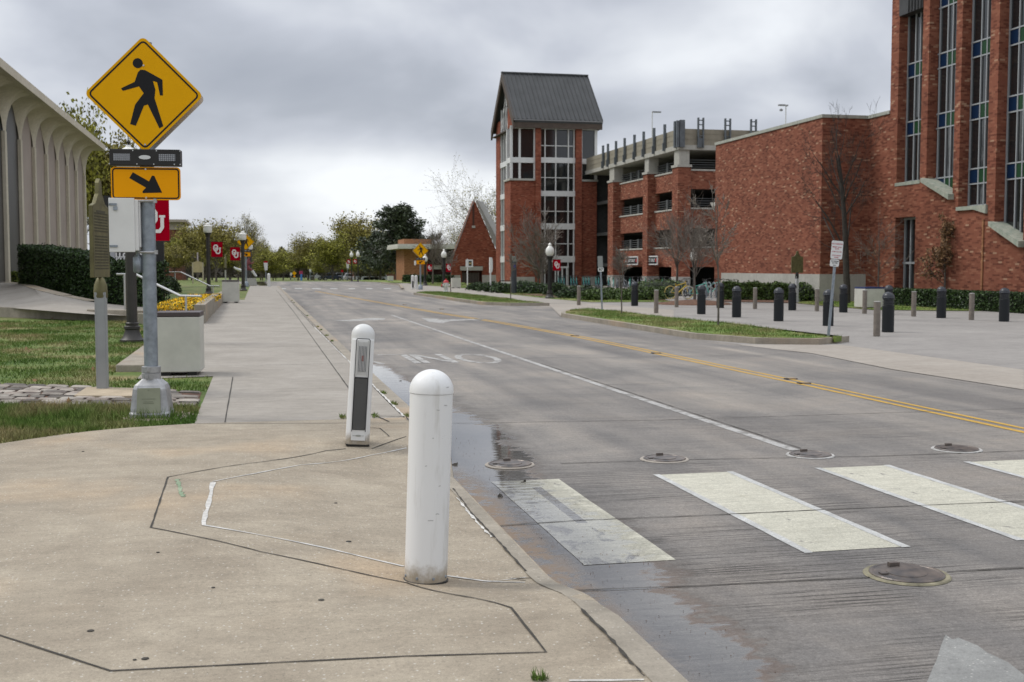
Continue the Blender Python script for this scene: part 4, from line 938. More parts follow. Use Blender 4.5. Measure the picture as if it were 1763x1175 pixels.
# ================================================================= TREES AND PLANTS
def grow(W, T, p, d, L, r, lvl, mx, q):
    n = q.get('seg', 3) if lvl else q.get('seg0', 4); pts = [p.copy()]; rads = [r]; cur = p.copy(); dd = d.copy()
    for i in range(n):
        j = q['jit'] * (1 if lvl else .35)
        dd = (dd + Vector((random.gauss(0, j), random.gauss(0, j), random.gauss(0, j * .6) + q['up'] * (lvl > 0)))).normalized()
        cur = cur + dd * (L / n); pts.append(cur.copy()); rads.append(r * (1 - .55 * (i + 1) / n))
    tgt = W if lvl <= q.get('wl', 1) else T
    sides = (9, 6, 4, 3, 3, 3)[min(lvl, 5)]
    tgt['mb'].cur = 0; tgt['mb'].tube(pts, r, sides, max(q['rmin'], rads[-1]), cap=False)
    if lvl >= mx - 1: T['tips'] += [(x.copy(), lvl) for x in pts[1:]]
    if lvl >= mx: return
    nc = q['nc'][min(lvl, len(q['nc']) - 1)]
    for k in range(nc):
        f = random.uniform(q['f0'] if lvl == 0 else .15, 1.0) if k else 1.0
        i = min(n - 1, int(f * n)); fr = f * n - i; pp = pts[i].lerp(pts[i + 1], fr)
        az_ = random.uniform(0, 6.283) if lvl else (k * 2.4 + random.uniform(-.3, .3))
        dl = (pts[i + 1] - pts[i]).normalized(); a = dl.cross(Vector((math.cos(az_), math.sin(az_), .13))).normalized()
        ang = random.uniform(*q['ang']) * (1 if k else .35)
        nd = (dl * math.cos(ang) + a * math.sin(ang)).normalized()
        ls = q['ls'] * random.uniform(.75, 1.15) * (1.0 - q.get('cone', 0.) * f * (lvl == 0))
        grow(W, T, pp, nd, L * ls, max(q['rmin'], r * (1 - .55 * f) * q.get('rs', .62)), lvl + 1, mx, q)
def tree(name, label, h, seed, q, mx=4, bark=None, twig=None, leafm=None, nl=0, ls=.06, lr=.25, group=None, cat='tree', r=None, lmin=0.):
    random.seed(seed); W = dict(mb=MB()); T = dict(mb=MB(), tips=[])
    L0 = h * q['tr']; grow(W, T, Vector((0, 0, -.05)), Vector((0, 0, 1)), L0, r or h * .018, 0, mx, q)
    T['mb'].cur = 1
    if leafm and nl:
        zt0 = max(t_[0].z for t_ in T['tips']) * lmin
        for p, lv in T['tips']:
            if p.z < zt0: continue
            for _ in range(nl):
                T['mb'].leaf(p + Vector((random.gauss(0, lr), random.gauss(0, lr), random.gauss(0, lr))), ls * random.uniform(.6, 1.3))
    zz = max((v[2] for v in T['mb'].v), default=h); k = h / max(zz, .1)
    for mb in (W['mb'], T['mb']): mb.v = [(a * k, b * k, c * k) for a, b, c in mb.v]
    root = thing(name, label, cat, (0, 0, 0), 0, group)
    W['mb'].build('trunk', bark or BARK, root, True); T['mb'].build('crown', [twig or TWIG, leafm or LEAFY], root)
    return root
def put(root, px, py=None, z=-.13, Y=None, X=None, sc=None, rz=None):
    p = G(px, py, z) if Y is None else Vector((atY(px, Y), Y, z)); root.location = p
    if sc: root.scale = (sc, sc, sc)
    if rz is not None: root.rotation_euler = (0, 0, rz)
    return root
VASE = dict(tr=.42, jit=.10, up=.07, nc=[7, 5, 5, 4, 3], f0=.5, ang=(.35, .85), ls=.72, rmin=.011, rs=.6)
TALL = dict(tr=.72, jit=.09, up=.05, nc=[13, 5, 5, 4], f0=.25, ang=(.5, 1.0), ls=.5, rmin=.007, rs=.42, cone=.35, seg0=8)
WIDE = dict(tr=.38, jit=.13, up=.03, nc=[8, 6, 5, 4, 3], f0=.45, ang=(.45, 1.1), ls=.75, rmin=.010, rs=.6)
# bare trees near the garage and the tower
t1 = tree('bare_tree', 'bare spreading tree in front of the stair tower, left of the lamp post', 6.6, 11, dict(VASE, tr=.3, f0=.25, rs=.7), 4)
t1.location = (atY(934, 84), 84, -.1); t1.scale = (1.05, 1.05, 1.0)
t2 = dup(t1, (atY(926, 86), 86, -.1), 'smaller leaning bare tree just left of the spreading one at the tower', rz=2.2, sc=.62)
t3 = tree('bare_tree', 'bare rounded tree in front of the garage corner, behind the yellow bicycle', 7.2, 22, VASE, 4)
p = G(1165, 503, -.13); t3.location = (atY(1165, 67), 67, -.13); t3.scale = (1., 1., .95)
t4 = dup(t3, tuple(G(1196, 521.5, -.12)), 'bare tree growing from the mulch ring beside the bicycles', rz=1.9, sc=.72)
t5 = dup(t3, (atY(1068, 88), 88, -.13), 'low bare tree before the leftmost ground-floor opening of the garage', rz=4, sc=.55)
t6 = dup(t3, (atY(745, 112), 112, -.13), 'bare tree in front of the flat roofed office, left of the brick gable', rz=.6, sc=(.95, .95, 1.0))
t7 = dup(t3, (atY(763, 118), 118, -.13), 'small bare tree at the office, nearest to the brick gable', rz=2.8, sc=.6)
t8 = tree('bare_tree', 'tall dark bare tree against the shaded library wall corner', 11.0, 5, dict(TALL, rs=.34), 4, r=.26, bark=mat('dark_bark', (.045, .038, .031), .9, var=.3, vs=6), twig=mat('dark_bark', (0, 0, 0)))
t8.location = (atY(1459, 49.6), 49.6, -.12); t8.scale = (.66, .66, .87)
t9 = tree('bare_tree', 'slim bare young tree left of the ground-level strip window', 4.6, 6, dict(TALL, rs=.3), 3, r=.05); t9.location = (atY(1512, 48.4), 48.4, -.12)
t10 = tree('dry_leaf_tree', 'young tree holding dry brown leaves before the library fins', 4.1, 9, dict(TALL, f0=.3, cone=.45, ls=.42), 3, leafm=DEADL, nl=2, ls=.07, lr=.07, r=.05)
t10.location = (atY(1628, 45.2), 45.2, -.1)
t11 = tree('sapling', 'thin leafless sapling at the middle of the kerbed grass island', 2.3, 14, dict(TALL, ls=.3, f0=.6), 3, r=.022); t11.location = tuple(G(1070, 541, .0))
t12 = tree('sapling', 'taller slim sapling near the right end of the kerbed grass island', 3.9, 15, dict(TALL, ls=.34, f0=.5), 3, r=.028); t12.location = tuple(G(1236.5, 561, .0))
t13 = dup(t11, tuple(G(879.5, 517, .0)), 'thin leafless sapling on the far grass island in front of the dark pillar', rz=1., sc=1.0)
t14 = dup(t11, tuple(G(776.3, 504, .0)), 'thin leafless sapling just right of the fire hydrant', rz=2., sc=1.15)
# pale trees behind the gable
t15 = tree('budding_tree', 'tall pale budding tree rising behind the brick gable', 15.5, 31, WIDE, 4, bark=BARK, twig=BARK, leafm=LEAFO, nl=2, ls=.09, lr=.25)
t15.location = (atY(834, 140), 140, -.1)
t16 = dup(t15, (atY(800, 165), 165, -.1), 'shorter grey-green tree left of the brick gable, behind the office', rz=2, sc=(.85, .8, .62))
t17 = dup(t15, (atY(775, 185), 185, -1.3), 'greyish tree above the right end of the office roof', rz=4.2, sc=(.9, .9, .62))
# dark evergreen
mg = tree('evergreen_tree', 'large dark evergreen tree with ragged pointed top left of the office', 12.6, 42, dict(TALL, tr=.8, nc=[26, 6, 4, 3], f0=.06, ls=.50, cone=.72, rs=.5, jit=.16, up=.03), 3, leafm=LEAFD, nl=11, ls=.17, lr=.24)
mg.location = (atY(684, 156), 156, -.5); mg.scale = (1.15, 1.15, .87)
mg2 = dup(mg, (atY(655, 168), 168, -1.0), 'lower dark evergreen overlapping the left side of the ragged one', rz=2.5, sc=(.8, .8, .64))
# street trees, budding yellow-green
BUD = dict(WIDE, tr=.34, f0=.4, up=.09, ang=(.3, .85))
s1 = tree('street_tree', 'budding tree', 8.4, 51, BUD, 4, leafm=LEAFY, nl=4, ls=.14, lr=.32, lmin=.42)
s2 = tree('street_tree', 'budding tree', 8.4, 52, dict(BUD, up=.12), 4, leafm=LEAFO, nl=4, ls=.13, lr=.34, lmin=.42)
s3 = tree('street_tree', 'grey bare tree with upright twigs behind the lamp posts at left', 8.4, 53, dict(TALL, tr=.6, up=.12, f0=.15, nc=[16, 6, 5, 4], ls=.55), 4, leafm=LEAFO, nl=1, ls=.06, lr=.2)
GR = 'budding street trees lining the avenue'; LB = 'small budding yellow-green tree in the massed far avenue rows'
placed = []
def pl(src, px, Y, top, label, wid=1., z=None, group=None):
    X = atY(px, Y); z = z if z is not None else (-.15 if Y < 146 else (-.5 if Y < 165 else -1.3)); H = (ZH(px, top, X, Y) - z) * 1.13
    o = src if src not in placed else dup(src, (0, 0, 0), label)
    placed.append(src); k = H / 8.4; o.location = (X, Y, z); o.scale = (k * wid, k * wid, k); o.rotation_euler = (0, 0, random.uniform(0, 6.28)); o['label'] = label
    if group: o['group'] = group
random.seed(3)
pl(s2, 611, 205, 366, 'tallest budding tree at the centre, standing above the avenue row', 1.0)
pl(s1, 655, 210, 452, 'yellow-green tree overlapping the foot of the dark evergreen', 1.5)
pl(s3, 424, 150, 376, 'grey bare upright tree behind the lamp posts at left', .8)
pl(s1, 572, 190, 404, 'yellow-green tree left of the tallest budding tree', 1.1)
pl(s2, 540, 215, 402, 'spiky olive tree, second left of the tallest budding tree', 1.0)
pl(s1, 636, 185, 424, 'yellow tree right of the tallest budding tree', 1.2)
pl(s1, 461, 170, 426, 'yellow-green tree where the left pavement ends', 1.25)
pl(s3, 452, 185, 414, 'grey twiggy tree behind the yellow-green one at the pavement end', .9)
pl(s2, 372, 125, 378, 'budding tree behind the first banner lamp post', 1.05)
pl(s2, 340, 135, 380, 'pale budding tree left of the first banner lamp post', 1.0)
pl(s1, 396, 165, 402, 'yellow-green tree between the banner and the grey bare tree', 1.1)
pl(s1, 322, 150, 398, 'yellow-green tree in front of the distant brick block', 1.1)
pl(s2, 300, 140, 420, 'low olive tree beside the distant brick block', 1.2)
pl(s2, 280, 150, 410, 'olive tree partly hidden behind the crossing sign pole', 1.1)
pl(s2, 352, 180, 400, 'hazy olive tree farther back at left of the banner lamp', 1.3)
pl(s2, 410, 190, 412, 'hazy olive tree farther back at right of the banner', 1.3)
pl(s2, 190, 97, 216, 'leafy pale green tree behind the right end of the arcade building', .72)
pl(s1, 128, 96, 176, 'tree whose top twigs show over the arcade roof edge', .6)
i = 0
for px, Y, top in [(487, 230, 430), (500, 260, 434), (513, 235, 428), (524, 280, 430), (480, 300, 436), (505, 330, 440), (530, 245, 420), (552, 250, 418), (560, 290, 424), (583, 240, 415), (595, 270, 418), (625, 240, 410), (640, 265, 418), (470, 250, 432), (448, 240, 428), (435, 210, 424), (492, 350, 442), (518, 380, 442), (545, 360, 436), (575, 330, 432), (605, 320, 428), (628, 300, 424), (668, 260, 430), (462, 320, 438), (440, 290, 432), (420, 250, 420), (475, 210, 446), (555, 200, 440), (590, 195, 432), (620, 190, 436)]:
    pl((s1, s2, s1)[i % 3], px, Y, top, LB, random.uniform(1.15, 1.5), group=GR); i += 1
for px in (330, 365, 395, 300, 275, 250): pl(s2, px, 230, 425 + (px % 7), 'hazy budding tree in the backdrop row behind the left lawn', 1.7, group='backdrop trees behind the left lawn')
# leafy understorey reading as one mass along the horizon
random.seed(77)
b = MB()
for _ in range(26000):
    px = random.uniform(225, 690); Y = random.uniform(330, 460); z = .6 + random.random() ** 1.2 * 4.6 * (1 + .3 * math.sin(px * .21) + .2 * math.sin(px * .07))
    b.leaf(Vector((atY(px, Y), Y, z)), random.uniform(.5, .95))
b.build('woodland', mat('far_olive_leaves', (.125, .115, .045), .9, island=.6), None, kind='stuff')
b = MB()
for _ in range(9000):
    px = random.uniform(225, 690); Y = random.uniform(300, 330); b.leaf(Vector((atY(px, Y), Y, -1.4 + random.random() * 2.6)), random.uniform(.4, .8))
b.build('undergrowth', mat('far_brown_brush', (.05, .043, .034), .9, island=.6), None, kind='stuff')
# ---------------- hedges and shrubs
def hedge(name, label, A, Bp, back, z0, zA, zB, leafm, n, ls, cat='hedge', core=(.012, .018, .008), puff=.12):
    A = Vector(A[:2]); Bq = Vector(Bp[:2]); d = (Bq - A); nrm = Vector((-d.y, d.x)).normalized()
    if nrm.y < 0: nrm = -nrm
    root = thing(name, label, cat, ((A.x + Bq.x) / 2, (A.y + Bq.y) / 2, z0)); O_ = Vector(((A.x + Bq.x) / 2, (A.y + Bq.y) / 2))
    a, b_ = A - O_, Bq - O_; m = MB(); i = puff
    def crn(f, w, z): q = a.lerp(b_, f) + nrm * w; return (q.x, q.y, z)
    hA, hB = zA - z0, zB - z0; L = d.length; e = i / L
    m.add([crn(e, i, -.05), crn(1 - e, i, -.05), crn(1 - e, back - i, -.05), crn(e, back - i, -.05), crn(e, i, hA - i), crn(1 - e, i, hB - i), crn(1 - e, back - i, hB - i), crn(e, back - i, hA - i)], [(0, 3, 2, 1), (4, 5, 6, 7), (0, 1, 5, 4), (1, 2, 6, 5), (2, 3, 7, 6), (3, 0, 4, 7)])
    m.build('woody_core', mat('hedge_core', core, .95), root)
    m = MB(); h = max(hA, hB); af = L * h; at = L * back; ae = back * h; tot = af + at + 2 * ae
    for _ in range(n):
        r = random.random() * tot; dep = abs(random.gauss(0, puff * .55))
        if r < af: f = random.random(); hh = hA + (hB - hA) * f; q = crn(f, dep - .02, random.random() * hh)
        elif r < af + at: f = random.random(); hh = hA + (hB - hA) * f; q = crn(f, random.random() * back, hh - dep + .04 * math.sin(f * L * 5) + (random.random() < .04) * random.random() * .12)
        else:
            f = dep / L if r < af + at + ae else 1 - dep / L; hh = hA + (hB - hA) * f; q = crn(f, random.random() * back, random.random() * hh)
        m.leaf(Vector(q), ls * random.uniform(.6, 1.3))
    m.build('foliage', leafm, root); return root
def shrub(label, p, rx, ry, rz_, leafm, n=1500, ls=.06, name='shrub', group=None):
    root = thing(name, label, 'shrub', tuple(p), 0, group); m = MB(); m.M = Matrix.Diagonal((rx * .8, ry * .8, rz_ * .8, 1)); m.lathe([(.6, 0), (.95, .25), (1, .6), (.8, .9), (.4, 1.1), (.05, 1.15)], 12)
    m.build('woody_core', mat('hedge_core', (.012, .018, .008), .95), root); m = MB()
    for _ in range(n):
        v = Vector((random.gauss(0, 1), random.gauss(0, 1), abs(random.gauss(0, 1)))).normalized(); k = random.uniform(.82, 1.08)
        m.leaf(Vector((v.x * rx * k, v.y * ry * k, v.z * rz_ * k + .05)), ls * random.uniform(.6, 1.3))
    m.build('foliage', leafm, root); return root
random.seed(21)
hA, hB = G(31, 490, .80), G(222, 528, .2)
hedge('hedge', 'long dark clipped hedge in front of the arcade building', hA, hB, 1.5, .1, 2.55, 1.75, LEAFH, 34000, .055, puff=.2)
q1, q2 = G(218, 527, .2), G(246, 529, .1)
hedge('hedge', 'low dark hedge behind the first lamp post, right of the long hedge', q1, q2, .9, .05, 1.6, 1.35, LEAFH, 5000, .05)
shrub('small round dark shrub at the foot of the stair handrails', G(291, 506, .3), .55, .5, .75, LEAFH, 1500, .05)
q1, q2 = G(-10, 487.5, .82), G(36, 487.2, .82)
hedge('hedge', 'low yellow-green hedge at the foot of the arcade columns', (q1.x - 1.5, q1.y + 1.6), (q2.x, q2.y + 1.6), .9, .5, 1.36, 1.36, mat('yellow_green_leaves', (.12, .15, .02), .7, island=.5), 4000, .05)
q1, q2 = G(1556, 524, .0), (BX2 - .55, 40)
hedge('hedge', 'long low dark hedge at the foot of the library fins', (q1.x - .2, 50.3), (26.3, 40.0), .9, -.12, .52, .62, LEAFH, 12000, .045) if False else None
# hedge parallel to the finned facade
def xhedge(label, x0, x1, y0, y1, z0, z1, leafm, n, ls, gap=0.):
    root = thing('hedge', label, 'hedge', ((x0 + x1) / 2, (y0 + y1) / 2, z0)); X_, Y_, H_ = (x1 - x0) / 2, (y1 - y0) / 2, z1 - z0
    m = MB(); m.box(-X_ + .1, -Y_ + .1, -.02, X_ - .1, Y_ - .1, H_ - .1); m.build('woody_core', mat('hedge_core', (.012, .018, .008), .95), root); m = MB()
    for _ in range(n):
        k = random.random(); x, y, z = random.uniform(-X_, X_), random.uniform(-Y_, Y_), random.uniform(0, H_)
        if k < .45: x = -X_ + abs(random.gauss(0, .07))
        elif k < .8: z = H_ - abs(random.gauss(0, .05))
        else: y = -Y_ + abs(random.gauss(0, .07))
        m.leaf(Vector((x, y, z)), ls * random.uniform(.6, 1.3))
    m.build('foliage', leafm, root)
xhedge('long low dark hedge at the foot of the library fins', FX - 1.9, FX - .9, 33.0, 49.6, -.12, .62, LEAFH, 22000, .05)
q = G(1243, 517, -.12); q2 = G(1385, 518, -.12)
hq = hedge('hedge', 'leafy green hedge at the base of the plain library wall', (q.x, q.y), (q2.x, q2.y), 1.0, -.12, .78, .70, LEAFB, 9000, .07)
shrub('loose leafy shrub at the right end of the library wall hedge', G(1383, 519, -.12), .6, .5, .85, LEAFB, 900, .07)
k = 0
for px, py, rx, h, lab in ((1000, 513.5, 1.35, 1.0, 'broad dark shrub left of the small parking sign'), (1022, 517, .85, .75, 'bright green low shrub behind the small parking sign'), (1045, 515.5, .8, .85, 'green shrub between the parking sign and the first black bollard'), (1068, 516, .8, .8, 'green shrub behind the island sapling'), (1086, 517, .75, .75, 'green shrub just left of the first black bollard'), (1112, 516.5, 1.05, .95, 'green shrub right of the first black bollard'), (1135, 514, 1.0, .9, 'green shrub nearest to the yellow bicycle'), (1140, 503, 2.2, 1.45, 'large dark shrub at the garage corner')):
    shrub(lab, G(px, py, -.12) if h < 1.2 else (atY(px, 66), 66, -.12), rx, rx * .75, h * (.62 if h < 1.2 else .6), LEAFB if k else LEAFH, 2200, .06); k += 1
for px, py, rx, h, lab in ((824, 500, .9, .5, 'low dark shrub right of the bus stop pole'), (850, 502.5, 1.2, .6, 'low shrub between the white blade sign and the signboard'), (866, 504.5, .9, .55, 'low shrub under the small signboard'), (903, 504.5, 1.3, .7, 'dark shrub right of the dark pillar'), (925, 505.5, 1.2, .6, 'dark shrub under the spreading bare tree'), (958, 508.5, .8, .65, 'small shrub right of the banner lamp post at the tower')):
    shrub(lab, G(px, py, -.11), rx, rx * .6, h, LEAFH, 1100, .07)
q = G(697, 487, -.12); q2 = G(775, 488, -.12)
hedge('hedge', 'dark low hedge in front of the flat roofed office', (q.x, q.y + 2), (q2.x, q2.y + 2), 1.2, -.12, .65, .65, LEAFH, 3500, .09)
# flowers in the raised bed
# ---------------- retaining walls, path, planter
def wall_thing(label, px_, z0, z1, w, name='low_wall', cat='wall'):
    root = thing(name, label, cat, tuple(G(px_[0][0], px_[0][1], z0))); o = root.location; P_ = [G(a, c, z0) - o for a, c in px_]
    b = MB(); top = [(p.x, p.y) for p in P_]; bk = [(p.x - .04, p.y + w) for p in P_][::-1]; b.prism(top + bk, -.1, z1 - z0)
    b.build('wall', KERB, root, bevel=.012); return root
l = MB()
F_ = [G(-60, 524, .32), G(0, 529, .30), G(75, 535, .28), G(150, 541, .22), G(270, 546, .12)]
Bk = [G(280, 530, .12), G(222, 528, .2), G(150, 519, .42), G(100, 509, .60), G(60, 499, .75), G(31, 489, .82), G(0, 486.5, .85), G(-80, 484, .88)]
vs = [tuple(p) for p in F_ + Bk]; cx = Vector((0, 0, 0))
def samp(P_, f):
    D = [0]
    for a, c in zip(P_, P_[1:]): D.append(D[-1] + (c - a).length)
    s_ = f * D[-1]
    for i in range(len(P_) - 1):
        if s_ <= D[i + 1] or i == len(P_) - 2: return P_[i].lerp(P_[i + 1], (s_ - D[i]) / (D[i + 1] - D[i]))
Br = Bk[::-1]; vs = []; fs = []
for i in range(25):
    a, c = samp(F_, i / 24), samp(Br, i / 24)
    for j in range(5): vs.append(tuple(a.lerp(c, j / 4)))
for i in range(24):
    for j in range(4): k_ = i * 5 + j; fs.append((k_, k_ + 5, k_ + 6, k_ + 1))
l.add(vs, fs); st('footpath', l, WALK, True)
for i_, (a, c) in enumerate(zip(Bk[2:6], Bk[3:7])): pass
b = MB(); nB = len(Bk)
for a, c in zip(Bk[1:6], Bk[2:7]):
    n_ = Vector((-(c - a).y, (c - a).x, 0)).normalized() * .16; b.add([a - n_ * 3 + Vector((0, 0, .01)), a + Vector((0, 0, .01)), c + Vector((0, 0, .01)), c - n_ * 3 + Vector((0, 0, .01))], [(0, 1, 2, 3)])
st('path_edging', b, SLAB)
root = thing('low_wall', 'long low concrete edging wall between the left lawn and the ramp', 'wall', tuple(G(0, 546, 0)))
o_ = root.location; b = MB(); pts = [(G(-60, 540, 0), .33), (G(0, 546, 0), .31), (G(75, 548.5, 0), .29), (G(150, 551.5, 0), .23)]
for (a, ha), (c, hc) in zip(pts, pts[1:]):
    a = a - o_; c = c - o_; b.add([(a.x, a.y, -.1), (c.x, c.y, -.1), (c.x, c.y, hc), (a.x, a.y, ha), (a.x, a.y + .28, ha), (c.x, c.y + .28, hc), (a.x, a.y + .28, -.1), (c.x, c.y + .28, -.1)], [(0, 1, 2, 3), (3, 2, 5, 4), (4, 5, 7, 6)])
b.build('wall', KERB, root)
wall_thing('thicker concrete wall block behind the historical marker and lamp base', [(150, 551.5), (250, 554), (285, 554)], 0, .32, .5)
l = MB(); pw = [(-1.5, 34.2), (-1.5, 52)]
root = thing('raised_planter', 'raised concrete planter wall along the left pavement', 'planter', (-1.35, 34, 0)); b = MB()
yA, yB, yC = 34.0, 48.0, 58.0
xe = lambda y: -1.33 + drift(y) * .6
b.prism([(xe(yA) + 1.35, 0), (xe(yB) + 1.35, yB - 34), (xe(yB) + 1.1, yB - 34), (xe(yA) + 1.05, 0)], -.05, .52)
b.prism([(xe(yB) + 1.35, yB - 34 + .01), (xe(yC) + 1.35, yC - 34), (xe(yC) + 1.1, yC - 34), (xe(yB) + 1.1, yB - 34 + .01)], -.05, .40)
b.prism([(-1.7, -.01), (xe(yA) + 1.35, -.01), (xe(yA) + 1.35, -.28), (-1.7, -.28)], -.05, .30)
b.build('wall', KERB, root, bevel=.015)
b = MB(); b.prism([(-1.6, .0), (xe(yA) + 1.04, 0), (xe(yB) + 1.0, 13.9), (-1.4, 13.9)], -.02, .34); b.build('soil', MULCH, root)
b = MB(); random.seed(5)
for _ in range(7000):
    y = random.uniform(.1, 13.5); x = random.uniform(-1.35 + y * .03, .0 + .02 * y); b.cur = 0 if random.random() < .72 else 1
    b.leaf(Vector((x - 1.38, y + 34, .34 + random.random() * .18)), .045)
fl = b.build('yellow_flowers', [YFLOW, LEAFB], None, kind='stuff')
root = thing('kerb_wall', 'pale low concrete kerb end beside the large cream litter box', 'kerb', (-1.9, 18.6, 0)); b = MB()
b.prism([(-.12, 0), (.32, -.1), (.36, 15.1), (-.08, 15.1)], -.05, .10); b.build('wall', KERB, root, bevel=.02)
# ================================================================= STREET FURNITURE
def rrect(w, h, r, n=6):
    out = []
    for cx, cz, a0 in ((w / 2 - r, h / 2 - r, 0), (-w / 2 + r, h / 2 - r, 90), (-w / 2 + r, -h / 2 + r, 180), (w / 2 - r, -h / 2 + r, 270)):
        for i in range(n + 1): a = R(a0 + 90 * i / n); out.append((cx + r * math.cos(a), cz + r * math.sin(a)))
    return out
def rot2(P, a): c, s = math.cos(a), math.sin(a); return [(x * c - y * s, x * s + y * c) for x, y in P]
PED = [(722, 198), (745, 200), (832, 248), (833, 330), (818, 330), (805, 262), (783, 255), (795, 300), (790, 345), (832, 490), (812, 502), (755, 378), (735, 385), (692, 490), (663, 482), (690, 380), (735, 320), (712, 285), (630, 310), (620, 297), (690, 262), (708, 212)]
ARROW = [(688, 722), (768, 768), (783, 738), (795, 740), (832, 825), (735, 828), (735, 818), (752, 800), (670, 752)]
def ear(mb, P, y, flip=False):
    # flat polygon facing -Y, triangulated by tessellate
    from mathutils.geometry import tessellate_polygon
    vs = [(x, y, z) for x, z in P]; tris = tessellate_polygon([[Vector(v) for v in vs]]); mb.add(vs, [tuple(t) for t in tris])
def crossing_sign(root, zc, s=.914, arrow=1, simple=False, zscale=1.):
    """plates, beacon bar; local frame faces -Y, origin at pole foot"""
    hd = s / 2
    P = rot2(rrect(s, s, .055), R(45)); b = MB(); b.prism([(x, z + zc) for x, z in P], -.012, .0, 'y'); b.M = Matrix.Translation((0, -.09, 0)); plate = None
    b = MB(); b.prism([(x, z + zc) for x, z in P], -.098, -.092, 'y'); dp = b.build('diamond_plate', SIGNY, root)
    b = MB(); q = rot2(rrect(s - .066, s - .066, .04), R(45)); b.stroke([(x, z + zc) for x, z in q], .017, lambda a, c: (a, -.1, c), True); b.build('border', SIGNK, dp)
    k = .62 / 291 * s / .914; b = MB(); ear(b, [((x - 737) * k, zc - (z - 327) * k) for x, z in PED], -.1); ear(b, [((708 - 737) * k + 26 * k * math.cos(a * .393), zc - (165 - 327) * k + 26 * k * math.sin(a * .393)) for a in range(16)], -.1005); b.build('walking_figure', SIGNK, dp)
    b = MB(); P2 = rot2(rrect(s - .01, s - .01, .055), R(45)); b.prism([(x + .006, z + zc - .012) for x, z in P2], .085, .091, 'y'); b.build('rear_plate', mat('bare_aluminium', (.55, .56, .57), .4, .6), root)
    w, h = .71, .345; z2 = zc - .925
    b = MB(); b.prism([(x, z + z2) for x, z in rrect(w, h, .04)], -.098, -.092, 'y'); ap = b.build('arrow_plate', mat('sign_amber', (.80, .33, .0), .55, spec=.12), root)
    b = MB(); b.stroke([(x, z + z2) for x, z in rrect(w - .04, h - .04, .03)], .014, lambda a, c: (a, -.1, c), True); b.build('border', SIGNK, ap)
    k2 = w / 347; b = MB(); ear(b, [((x - 752) * k2 * arrow, z2 - (z - 779) * k2) for x, z in ARROW], -.1); b.build('arrow', SIGNK, ap)
    z3 = zc - .655
    b = MB(); b.box(-.36, -.135, z3 - .085, .36, .02, z3 + .085); bar = b.build('beacon_bar', BLACK, root, bevel=.006)
    b = MB()
    for cx in (-.235, .225):
        b.box(cx - .085, -.139, z3 - .035, cx + .085, -.136, z3 + .035)
    b.build('lamp', mat('lens_grey', (.30, .31, .33), .3, .2), bar)
    b = MB()
    for cx in (-.235, .225):
        for i in range(9): b.box(cx - .085 + i * .02, -.141, z3 - .035, cx - .082 + i * .02, -.139, z3 + .035)
        for i in range(3): b.box(cx - .085, -.1412, z3 - .02 + i * .02, cx + .085, -.1392, z3 - .018 + i * .02)
    b.build('lens_grid', SIGNK, bar)
    b = MB(); b.M = Matrix.Translation((0, -.1365, z3)) @ Matrix.Diagonal((1, 1, .36, 1)) @ Matrix.Rotation(R(90), 4, 'X'); b.lathe([(.062, 0), (.06, .004)], 24); b.build('badge', mat('chrome_badge', (.6, .6, .58), .3, .6), bar)
    b = MB()
    for x, z in ((-.36, .07), (-.36, -.07), (.36, .07), (.36, -.07), (-.12, .07), (.09, -.07), (.12, .07), (.3, -.07), (-.08, -.07)): b.box(x - .006, -.139, z3 + z - .006, x + .006, -.135, z3 + z + .006)
    for z in (zc + .30, zc - .52, z2 + .15, z2 - .15): b.M = Matrix.Translation((0, -.099, z)) @ Matrix.Rotation(R(90), 4, 'X'); b.lathe([(.012, 0), (.009, .008)], 10); b.M = None
    b.build('bolts', STEEL, root)
# --- near crossing sign
SP = G(262, 716, 0); random.seed(1)
PB = thing('crossing_sign', 'near yellow pedestrian crossing sign with downward arrow on a galvanised pole', 'crossing sign', (SP.x, SP.y, 0), R(-5))
b = MB(); b.tube([(0, 0, .35), (-.0, 0, 3.95)], .0725, 24); b.build('pole', GALV, PB, True)
b = MB(); b.lathe([(.205, 0), (.205, .035), (.195, .05), (.183, .30), (.165, .335), (.095, .40), (.09, .41)], 4, a0=R(45))
b2 = MB()
pr = [(.0, .215), (.04, .212), (.06, .2), (.30, .172), (.34, .155), (.405, .085)]
vs = []; fs = []
def octo(h, c): return [(-h, -h + c), (-h + c, -h), (h - c, -h), (h, -h + c), (h, h - c), (h - c, h), (-h + c, h), (-h, h - c)]
for z, h in pr: vs += [(x, y, z) for x, y in octo(h, h * .22)]
for i in range(len(pr) - 1):
    for k in range(8): k2 = (k + 1) % 8; fs.append((i * 8 + k, i * 8 + k2, i * 8 + 8 + k2, i * 8 + 8 + k))
fs += [tuple(range(8))[::-1], tuple(40 + k for k in range(8))]; b2.add(vs, fs); base = b2.build('base_housing', GALV2, PB, bevel=.006)
b = MB(); b.add([(-.125, -.2115, .055), (.125, -.2115, .055), (.115, -.18, .315), (-.115, -.18, .315), (-.125, -.2045, .055), (.125, -.2045, .055), (.115, -.172, .315), (-.115, -.172, .315)], [(0, 1, 2, 3), (0, 4, 5, 1), (1, 5, 6, 2), (2, 6, 7, 3), (3, 7, 4, 0)])
cov = b.build('access_cover', mat('cover_grey_green', (.27, .28, .20), .6, .2, var=.12), base)
b = MB()
for z, w_ in ((.20, .07), (.17, .045), (.155, .055)): y = -.2118 + (z - .055) * .121; b.box(-w_, y - .002, z, w_, y, z + .005)
b.box(-.006, -.187, .292, .006, -.178, .300); b.build('cast_text', mat('cover_shadow', (.19, .20, .14), .7), cov)
